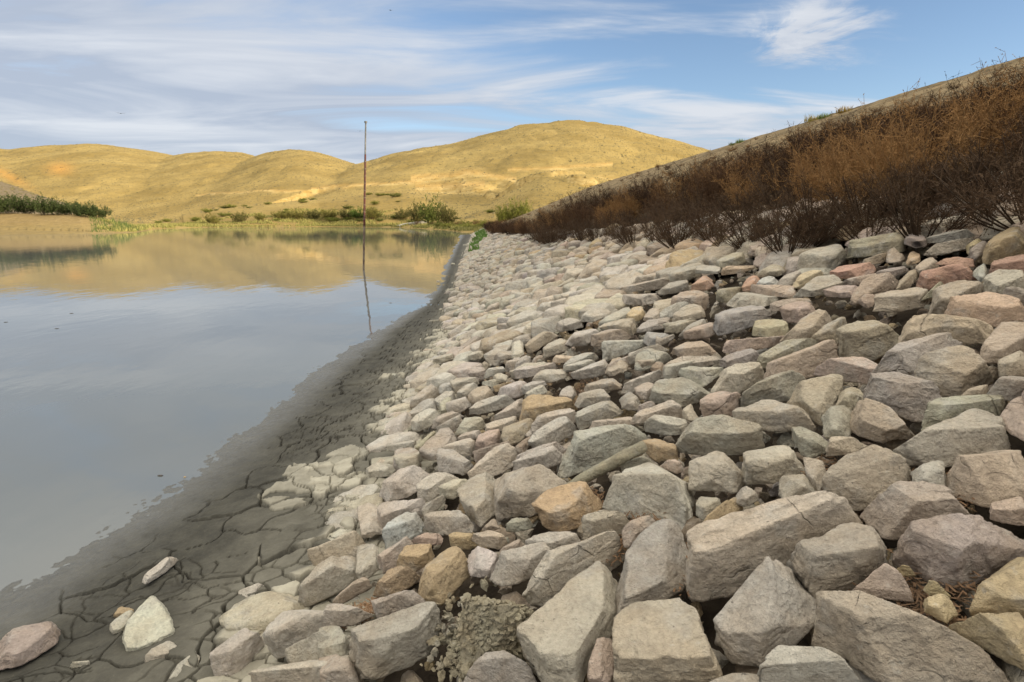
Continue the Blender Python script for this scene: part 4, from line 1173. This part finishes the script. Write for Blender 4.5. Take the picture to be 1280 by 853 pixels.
    spec = [(265, 266, 1.8, YG, 'small olive bush on the far shore left of the pair of round bushes'), (300, 264, 2.2, MG, 'round green bush on the far shore, bigger of the lonely pair'), (325, 265, 1.6, YG, 'small round bush on the far shore, smaller of the lonely pair'),
            (352, 263, 2.6, YG, 'yellow-green bush at the start of the far shore hedge'), (372, 261, 2.6, YG, 'pale green bush second along the far shore hedge'), (392, 261, 2.6, MG, 'green bush third along the far shore hedge'), (412, 260, 2.6, YG, 'pale green bush fourth along the far shore hedge'),
            (432, 261, 2.5, MG, 'green bush just left of the thin pole on the far shore'), (448, 259, 2.4, (.7, .8, .5), 'darker green bush directly behind the thin pole'), (466, 257, 2.6, YG, 'yellow-green bush just right of the thin pole on the far shore'),
            (505, 258, 2.2, MG, 'green bush left of the tallest green bush on the far shore'), (522, 252, 2.6, MG, 'green bush touching the tallest green bush on its left side'), (540, 247, 3.0, (.8, .72, .55), 'tallest green bush on the far shore near the water corner'), (558, 254, 2.2, MG, 'green bush touching the tallest green bush on its right side')]
    for k, (u, vt, w, c, lab) in enumerate(spec):
        dist = shore_dist(float(u)) + (8 if u < 490 else 14); far_shrub(u, vt, 272, dist, w, c, lab, 'green bushes on the far shore', k)
    for k, (u, vt, w, lab) in enumerate([(642, 250, 1.7, 'bright yellow-green bush behind the thin end of the thicket'), (655, 249, 1.6, 'bright yellow-green bush nearest the sandy dam slope'), (628, 254, 1.4, 'small yellow-green bush at the foot of the near hill')]):
        far_shrub(u, vt, 266, 98, w, (1.4, 1.1, .75), lab, 'yellow-green bushes by the near hill', k)
    r5 = np.random.default_rng(44)
    for k in range(70):
        u = r5.uniform(190, 640) if k < 45 else r5.uniform(340, 620); d = shore_dist(u) + (r5.uniform(9, 45) if k < 45 else r5.uniform(5, 12)); X, Y, Z, D = hill_surface(np.array([u]), np.array([d]))
        s_ = r5.uniform(.6, 1.5); j = k % 3; cc = [(1.2, 1.0, .7), (1.5, 1.15, .85), (.9, .75, .6)][j]
        o = place_shrub('leafy_shrub', 'stem', grn[k % 4], (float(X[0]), float(Y[0]), float(Z[0]) - .1), s_ * 1.5, s_ * r5.uniform(.6, .9), k, cc, 'low scrubby bush among many dotted over the flat ground behind the far shore', 'shrub', 'low scrub behind the far shore')
    # scrub on the upper dam slope
    for k in range(60):
        y = r5.uniform(9, 55); x = r5.uniform(float(U_band_high(np.array(y))) + .3, CREST_X - .2)
        s_ = r5.uniform(.25, .6); cc = [(.7, .58, .45), (1.0, .8, .55), (.45, .40, .35)][k % 3]
        place_shrub('dry_shrub', 'stem', low[k % 3], (x, y, dam_z(x, y) - .03), s_, s_ * .8, k, cc, 'small dry tuft scattered on the bare sandy slope between thicket and crest', 'shrub', 'small tufts on the bare upper slope')
    # dry brush on the small hill foot
    r2 = np.random.default_rng(4)
    for k in range(12):
        u = r2.uniform(560, 640); d = shore_dist(u) + r2.uniform(6, 22); X, Y, Z, D = hill_surface(np.array([u]), np.array([d]))
        place_shrub('dry_shrub', 'stem', dry[k % 7], (float(X[0]), float(Y[0]), float(Z[0]) - .1), 1.5, 1.1, k, (.6, .48, .4), 'dry brown shrub at the water corner below the near hill', 'shrub', 'dry shrubs at the water corner')
    # grassy strips
    mgr = plant_material('shore_grass', (.20, .20, .06), (.34, .30, .10)); mbr = plant_material('fresh_weeds', (.08, .15, .035), (.15, .24, .06))
    rng3 = np.random.default_rng(8); V, Q = [], []
    n = 26000; u = rng3.uniform(120, 620, n); dd = rng3.uniform(0, 1, n) ** 1.4 * 16 + .6; f = shore_dist(u) + dd
    X, Y, Z, D = hill_surface(u, f); keep = noise2(X / 6, Y / 3, 171, 3) > -.12; X, Y, Z = X[keep], Y[keep], Z[keep]; n = len(X)
    hh = rng3.uniform(.12, .5, n); an = rng3.uniform(0, 6.28, n); s = np.stack([np.cos(an), np.sin(an), 0 * an], 1) * .10
    P = np.stack([X, Y, Z], 1); T = P + np.stack([rng3.normal(0, .08, n), rng3.normal(0, .08, n), hh], 1)
    V = np.stack([P - s, P + s, T], 1).reshape(-1, 3); Q = np.arange(n * 3).reshape(-1, 3)
    o = link('shore_grass', mesh_np('shore_grass', V, Q, smooth=False, mats=[mgr])); tag(o, 'low yellow-green grass along the far shore', 'grass', kind='stuff')
    # reeds on the tip of the left spit
    V, Q = [], []
    for i in range(700):
        u = rng3.uniform(112, 180); f = shore_dist(u) + rng3.uniform(.6, 9) ; X, Y, Z, D = hill_surface(np.array([u]), np.array([f])); p = np.array([float(X[0]), float(Y[0]), float(Z[0])])
        h_ = rng3.uniform(.15, .9) * (1.3 if 140 < u < 165 else .6); s = np.array([.035, 0, 0]); b = len(V); V += [p - s, p + s, p + [rng3.normal(0, .15), 0, h_]]; Q.append((b, b + 1, b + 2))
    tag(link('reeds', mesh_np('reeds', V, Q, smooth=False, mats=[mg])), 'sparse dark green reeds on the tip of the mud spit', 'reeds', kind='stuff')
    # bright weeds where stones, shrubs and water meet
    V, Q = [], []
    for i in range(1500):
        y = rng3.uniform(24, 60); x = Xe(y) + rng3.uniform(.15, 1.1) * (1 if y > 32 else .5) 
        if noise(np.array([[x * 1.5, y * .35, 0]]), 5)[0] < -.05: continue
        p = np.array([x, y, dam_z(x, y) - .03]); h_ = rng3.uniform(.08, .38); s = np.array([rng3.uniform(.015, .05), 0, 0]); b = len(V); V += [p - s, p + s + [0, 0, h_ * .3], p + [rng3.normal(0, .1), rng3.normal(0, .1), h_]]; Q.append((b, b + 1, b + 2))
    tag(link('weeds', mesh_np('weeds', V, Q, smooth=False, mats=[mbr])), 'bright green weeds where stones, thicket and water meet', 'weeds', kind='stuff')
    # small tufts on the crest line
    tf = [grass_mesh(400 + k, 160, .28, .35, .008, mgr, 'blades') for k in range(3)]
    for k, (u, v, s, c, lab) in enumerate([(1016, 148, 1.1, (1.2, 1.0, .8), 'pale yellow grass tuft, largest on the dam crest'), (1030, 146, .8, (.5, .7, .5), 'green tuft on the crest beside the largest pale tuft'), (925, 175, .8, (.5, .7, .5), 'green tuft on the crest above the bare slope'), (915, 180, .6, (.5, .6, .4), 'smaller green tuft lower on the crest'), (1055, 140, .9, (1.1, .8, .6), 'brown tuft on the crest near the thicket top')]):
        r = ray(u, v); t = (CREST_X - .35) / r[0]; p = EYE + r * t; o = link('grass_tuft', tf[k % 3], loc=(p[0], p[1], dam_z(p[0], p[1]))); o.scale = (s * .75, s * .75, s * .6); o.color = (*c, 1); tag(o, lab, 'grass tuft', 'tufts on the dam crest')
    # dry litter in the gaps of the stones
    ml = plant_material('leaf_litter', (.12, .075, .045), (.22, .13, .07)); V, Q = [], []
    for (u, v, r_) in [(722, 488, .16), (800, 635, .10), (1150, 735, .13), (860, 700, .10), (755, 680, .08), (1040, 590, .12), (1160, 750, .10), (1180, 600, .10), (720, 625, .10), (450, 760, .07)]:
        c = on_slope(u, v, 0)
        for i in range(420):
            a, q = rng3.uniform(0, 6.28), r_ * rng3.uniform(0, 1) ** .6; p = np.array([c[0] + math.cos(a) * q, c[1] + math.sin(a) * q, 0]); p[2] = S(p[0], p[1]) - .03 + rng3.uniform(0, .03)
            d = rng3.normal(0, 1, 3); d[2] *= .3; d = d / np.linalg.norm(d) * rng3.uniform(.003, .012); s = np.cross(d, [0, 0, 1.]); s = s / (np.linalg.norm(s) + 1e-9) * rng3.uniform(.001, .0028); b = len(V); V += [p - d - s, p - d + s, p + d + s, p + d - s]; Q.append((b, b + 1, b + 2, b + 3))
    tag(link('leaf_litter', mesh_np('leaf_litter', V, Q, smooth=False, mats=[ml])), 'brown dry leaf litter caught in gaps between the stones', 'litter', kind='stuff')
# ------------------------------------------------------------------ small things
def tube(name, a, b, r0, r1, m, seg=10, parent=None, jit=0):
    a, b = np.array(a, float), np.array(b, float); ax = (b - a) / np.linalg.norm(b - a); s = np.cross(ax, [0, 1, 0]); s /= np.linalg.norm(s); t = np.cross(ax, s)
    n = 24; V = []; rng = np.random.default_rng(2)
    for i in range(n):
        k = i / (n - 1); c = a + (b - a) * k + (s * rng.normal() + t * rng.normal()) * jit
        for j in range(seg):
            an = 2 * math.pi * j / seg; V.append(c + (s * math.cos(an) + t * math.sin(an)) * (r0 + (r1 - r0) * k))
    Q = [(i * seg + j, i * seg + (j + 1) % seg, (i + 1) * seg + (j + 1) % seg, (i + 1) * seg + j) for i in range(n - 1) for j in range(seg)]
    me = bpy.data.meshes.new(name); me.from_pydata([tuple(v) for v in V], [], Q + [tuple(range(seg))[::-1], tuple((n - 1) * seg + j for j in range(seg))]); me.update()
    for p in me.polygons[:-2]: p.use_smooth = True
    me.materials.append(m); return link(name, me, parent)
def paint(name, c, c2, rough=.7):
    m, nt, b = mat(name); n = N(nt); pos = n('ShaderNodeNewGeometry').outputs['Position']
    nt.links.new(n.mix(n.ramp(n.noise(pos, 9, 5, .7), [(.45, 0), (.6, 1)]), c, c2), b.inputs['Base Color']); b.inputs['Roughness'].default_value = rough; return m
def build_pole():
    base = at_z(454.5, 337, 0); dist = float((base - EYE) @ np.array([math.sin(YAW), math.cos(YAW), 0]))
    top = at_dist(457.2, 152.5, dist + .1)
    e = link('marker_pole', None, loc=base); tag(e, 'thin tall red and grey pole leaning slightly out of the still water', 'pole')
    f = lambda t: (base + (top - base) * t) - base
    mg = paint('grey_metal', (.12, .12, .12), (.22, .21, .20)); mr = paint('faded_red', (.105, .022, .014), (.06, .026, .018)); mb = paint('muddy_metal', (.13, .085, .055), (.20, .15, .10))
    tube('lower_shaft', f(-.1), f(.30), .032, .032, mb, parent=e, jit=.002)
    tube('red_shaft', f(.30), f(.785), .033, .030, mr, parent=e, jit=.002)
    tube('upper_shaft', f(.785), f(1.0), .026, .024, mg, parent=e, jit=.001)
    tube('cap', f(.993), f(1.004), .045, .045, mg, parent=e)
    for k in np.linspace(.06, .74, 15):
        tube('band', f(k - .003), f(k + .003), .038, .038, mb, parent=e)
def build_birds():
    m = paint('bird_feathers', (.03, .03, .03), (.05, .05, .05))
    for (u, v, d, s, lab) in [(488, 13, 60, .32, 'tiny dark bird high in the sky above the hills'), (151, 142, 90, .5, 'tiny dark bird in the sky above the far left hill'), (450, 164, 60, .25, 'tiny dark bird just left of the pole top')]:
        p = at_dist(u, v, d)
        V = [(-.5, 0, .02), (-.2, .1, 0), (0, .35, 0), (.2, .1, 0), (.5, 0, .02), (0, -.35, 0), (-1.4, -.05, .25), (1.4, -.05, .25), (-.75, .22, .18), (.75, .22, .18), (0, 0, .14), (0, 0, -.12)]
        F = [(2, 10, 1), (2, 3, 10), (3, 5, 10), (5, 1, 10), (2, 1, 11), (3, 2, 11), (5, 3, 11), (1, 5, 11), (1, 8, 0), (8, 6, 0), (3, 4, 9), (9, 4, 7), (0, 5, 1), (4, 3, 5)]
        me = bpy.data.meshes.new('bird'); me.from_pydata([tuple(np.array(q) * s) for q in V], [], F); me.materials.append(m); me.update()
        tag(link('bird', me, loc=p, rz=.5), lab, 'bird')
def build_floaters():
    m = paint('wet_bark', (.05, .04, .03), (.08, .06, .05)); my = paint('yellow_leaf', (.55, .33, .08), (.45, .25, .06))
    rng = np.random.default_rng(9)
    for (u, v, L, mm, lab) in [(200, 595, .05, m, 'forked brown twig floating near the mud edge'), (231, 597, .02, my, 'small yellow leaf on the wet mud edge'), (89, 392, .10, m, 'dark speck of bark, topmost of three floating on the lake'), (7, 403, .09, m, 'dark speck of bark floating near the left frame edge'), (71, 411, .09, m, 'dark speck of bark, lowest of three floating on the lake'), (231, 300, .35, m, 'short dark stick floating in the golden reflection'), (488, 379, .08, m, 'dark speck of bark floating between pole and shore')]:
        p = at_z(u, v, .001); L *= .45; V = []; n = 7
        for i in range(n):
            a = 2 * math.pi * i / n; V.append((math.cos(a) * L * rng.uniform(.6, 1), math.sin(a) * L * .45 * rng.uniform(.6, 1), .002))
        V2 = [(x * .8, y * .8, .004 + L * .03) for x, y, z in V]; k = len(V)
        me = bpy.data.meshes.new('twig'); me.from_pydata(V + V2, [], [tuple(range(k))[::-1], tuple(range(k, 2 * k))] + [(i, (i + 1) % k, k + (i + 1) % k, k + i) for i in range(k)]); me.materials.append(mm); me.update()
        tag(link('leaf' if mm is my else 'driftwood', me, loc=p), lab, 'leaf' if mm is my else 'driftwood')
def build_mound():
    # crumbled mud mound: core plus hundreds of flakes
    c = on_slope(622, 778, .03); rng = np.random.default_rng(12)
    V0, F, size = rock_shape(np.array([(.10, 0), (.07, .08), (0, .1), (-.08, .06), (-.1, -.02), (-.03, -.09), (.06, -.08)]) * .95, .21, 4, rng)
    SV, SF, base = [V0 + c + [0, 0, .0]], [F], len(V0)
    D, F3 = ICO[2]
    hc = V0[V0[:, 2] > -.03]
    for i in range(1500):
        if i < 950: p = c + hc[rng.integers(len(hc))] * 1.03
        else:
            q = on_slope(595 + rng.normal(0, 26), 800 + rng.normal(0, 25), 0); p = q + [0, 0, -.03 + rng.uniform(0, .03)]
        s = rng.uniform(.004, .0125) * (1 if i < 950 else 1.3)
        R = np.linalg.qr(rng.normal(0, 1, (3, 3)))[0] if i >= 950 else slope_frame(rng.normal(0, .5), rng.normal(0, .5), rng.uniform(0, 6))
        SV.append((D * (1 + .25 * rng.normal(0, 1, (len(D), 1))).clip(.6, 1.4) * [s, s * rng.uniform(.6, 1), s * .38]) @ R.T + p); SF.append(F3 + base); base += len(D)
    V = np.concatenate(SV); col = np.tile(np.array([.34, .305, .215]), (len(V), 1))
    tag(link('mud_mound', mesh_np('mud_mound', V, np.concatenate(SF), smooth=False, mats=[M_ROCK], cols={'tint': col})), 'crumbled mound of olive mud flakes between boulders near the bottom', 'mud mound')
def build_shore_stones():
    # single stones lying on the mud away from the bank
    for k, (u, v, w, lab) in enumerate([(561, 366, 13, 'pale stone lying on the dark mud nearest the water bay'), (568, 372, 8, 'small pale stone beside the larger one on the dark mud'), (548, 352, 6, 'tiny dark stone at the far water edge'),
            (495, 470, 16, 'flat pale stone half sunk in mud left of the stone edge'), (470, 497, 14, 'flat pale stone sunk in cracked mud below the pole'), (566, 330, 6, 'tiny pale stone on the far mud strip')]):
        rng = np.random.default_rng(900 + k); p = at_z(u, v, .06); s_ = w / FPX * float((p - EYE) @ fwd)
        a = np.linspace(0, 6.28, 8)[:-1]; poly = np.stack([np.cos(a) * .5, np.sin(a) * .42], 1) * s_ * rng.uniform(.75, 1.1, (7, 1))
        V, F, size = rock_shape(poly, s_ * .35, 3, rng); o = link('stone', mesh_np('stone', V, F, mats=[M_ROCK], cols={'tint': tint_cols(len(V), TINTS['pale'], rng)}), loc=p)
        tag(o, lab, 'stone', 'stones lying on the mud')
def build_small():
    a = on_slope(707, 610, .04); b = on_slope(806, 557, .11)
    o = prism_bar('stone_bar', a, b, .055, .035, M_ROCK, (.33, .30, .21)); tag(o, 'long narrow stone bar lying aslant between pale boulders', 'stone bar')
    # pale track down to the far water
    pts = []
    for (u, v) in [(497, 285.5), (505, 282.5), (515, 278), (524, 274.5), (531, 272)]:
        f = shore_dist(float(u)) + 1 + (u - 497) * .55; X, Y, Z, D = hill_surface(np.array([float(u)]), np.array([f])); pts.append((float(X[0]), float(Y[0]), float(Z[0])))
    V = []
    for i, p in enumerate(pts):
        for dx in (-.9, .9): V.append((p[0] + dx * .5, p[1] - dx, p[2] + .25 + .5 * i / 4)); 
    V += [(x, y, z - .9) for x, y, z in V]
    n = len(pts); F = []
    for i in range(n - 1):
        F += [(2 * i, 2 * i + 1, 2 * i + 3, 2 * i + 2), (2 * i + 1, 2 * i + 1 + 2 * n, 2 * i + 3 + 2 * n, 2 * i + 3), (2 * i, 2 * i + 2, 2 * i + 2 + 2 * n, 2 * i + 2 * n)]
    me = bpy.data.meshes.new('concrete_ramp'); me.from_pydata(V, [], F); me.materials.append(M_CONC); me.update()
    tag(link('concrete_ramp', me), 'pale narrow concrete ramp running down to the far water corner', 'ramp')

# ------------------------------------------------------------------ light, sky, camera
SUN_EL, SUN_AZ = math.radians(10.5), math.radians(117)      # azimuth clockwise from +Y
def build_light():
    w = bpy.data.worlds.new('World'); scene.world = w; w.use_nodes = True; nt = w.node_tree; n = N(nt); bg = nt.nodes['Background']
    sky = n('ShaderNodeTexSky', sky_type='NISHITA', sun_disc=False, sun_elevation=SUN_EL, sun_rotation=SUN_AZ, altitude=1300, air_density=1.0, dust_density=.6, ozone_density=2.0)
    tc = n('ShaderNodeTexCoord').outputs['Generated']
    sp = n('ShaderNodeSeparateXYZ', {0: tc}); zz = n.math('ADD', n.math('MAXIMUM', sp.outputs[2], 0), .10)
    X = n.math('DIVIDE', sp.outputs[0], zz); Y = n.math('DIVIDE', sp.outputs[1], zz)
    P = n('ShaderNodeCombineXYZ', {0: X, 1: Y, 2: 0}).outputs[0]
    mp = n('ShaderNodeMapping', {'Vector': P, 'Rotation': (0, 0, math.radians(28)), 'Scale': (.42, 1.0, 1), 'Location': (3.1, 1.2, 0)}).outputs[0]
    big = n.noise(mp, .42, 3, .5, .3); wisp = n.noise(mp, 1.35, 8, .56, 1.0)
    az = n.math('ADD', n.math('ADD', n.math('MULTIPLY', sp.outputs[0], -.42), .94), n.math('MULTIPLY', n.ramp(sp.outputs[2], [(.05, 1), (.22, 0)]), .32))
    az = n.math('ADD', az, n.ramp(sp.outputs[2], [(.4, 0), (.7, .5)]))                 # extra unseen cloud cover overhead, added to light the stones
    cov = n.math('ADD', n.math('ADD', n.math('MULTIPLY', n.math('SUBTRACT', big, .5), 1.7), n.math('MULTIPLY', n.math('SUBTRACT', wisp, .5), 1.5)), az)
    r = ray(1015, 48); r = r / np.linalg.norm(r)                    # one small bright cloud on its own
    dd = n('ShaderNodeVectorMath', {0: tc, 1: tuple(float(c) for c in r)}, operation='SUBTRACT').outputs[0]
    dv = n('ShaderNodeMapping', {'Vector': dd, 'Rotation': (0, 0, 0), 'Scale': (1, 1, 2.1)}).outputs[0]
    ln = n('ShaderNodeVectorMath', {0: dv}, operation='LENGTH').outputs['Value']
    pf = n.math('MULTIPLY', n.ramp(ln, [(.0, 1), (.155, 0)], 'EASE'), n.ramp(n.noise(n('ShaderNodeMapping', {'Vector': tc, 'Rotation': (0, .5, 0), 'Scale': (1, 1, 2.2)}).outputs[0], 7, 8, .66, 1.0), [(.40, 0), (.68, 1)]))
    cov = n.math('ADD', cov, n.math('MULTIPLY', pf, .75))
    f = n.ramp(cov, [(.55, 0), (1.25, .95)], 'EASE')
    shade = n.math('MAXIMUM', n.ramp(n.math('ADD', wisp, n.math('MULTIPLY', n.noise(mp, .7, 3, .5), .5)), [(.66, 0), (.92, 1)]), pf)
    cl = n.mix(shade, (1.85, 2.1, 2.55), (2.95, 3.08, 3.3))
    cl = n.mix(n.ramp(sp.outputs[2], [(.33, 0), (.75, 1)]), cl, (10.2, 9.7, 8.7))  # bright warm cloud overhead, out of view, added to light the stone tops
    skyc = n.mix(1, sky.outputs[0], (.96, .88, .88), 'MULTIPLY')
    nt.links.new(n.mix(f, skyc, cl), bg.inputs['Color']); bg.inputs['Strength'].default_value = .14
    L = bpy.data.lights.new('sun', 'SUN'); L.energy = 3.4; L.angle = math.radians(.55); L.color = (1.0, .86, .62)
    o = bpy.data.objects.new('sun', L); COL.objects.link(o)
    from mathutils import Vector
    d = Vector((math.sin(SUN_AZ) * math.cos(SUN_EL), math.cos(SUN_AZ) * math.cos(SUN_EL), math.sin(SUN_EL)))
    o.rotation_euler = d.to_track_quat('Z', 'Y').to_euler()
    vs = scene.view_settings; vs.view_transform = 'Standard'; vs.look = 'None'; vs.exposure = 0.85; vs.gamma = 1; vs.use_curve_mapping = False
def build_camera():
    c = bpy.data.cameras.new('camera'); c.lens = 36 * FPX / 1280; c.sensor_width = 36; c.clip_end = 6000; c.clip_start = .05
    o = bpy.data.objects.new('camera', c); COL.objects.link(o); o.location = EYE; o.rotation_euler = (math.pi / 2 - PITCH, 0, -YAW); scene.camera = o

import time; _t = time.time()
def step(f):
    f(); print(f.__name__, round(time.time() - _t, 1))
for f in (build_ground, build_mud, build_water, build_hills, build_traced, build_rest, label_stones, build_plants, build_pole, build_birds, build_floaters, build_mound, build_shore_stones, build_small, build_light, build_camera): step(f)
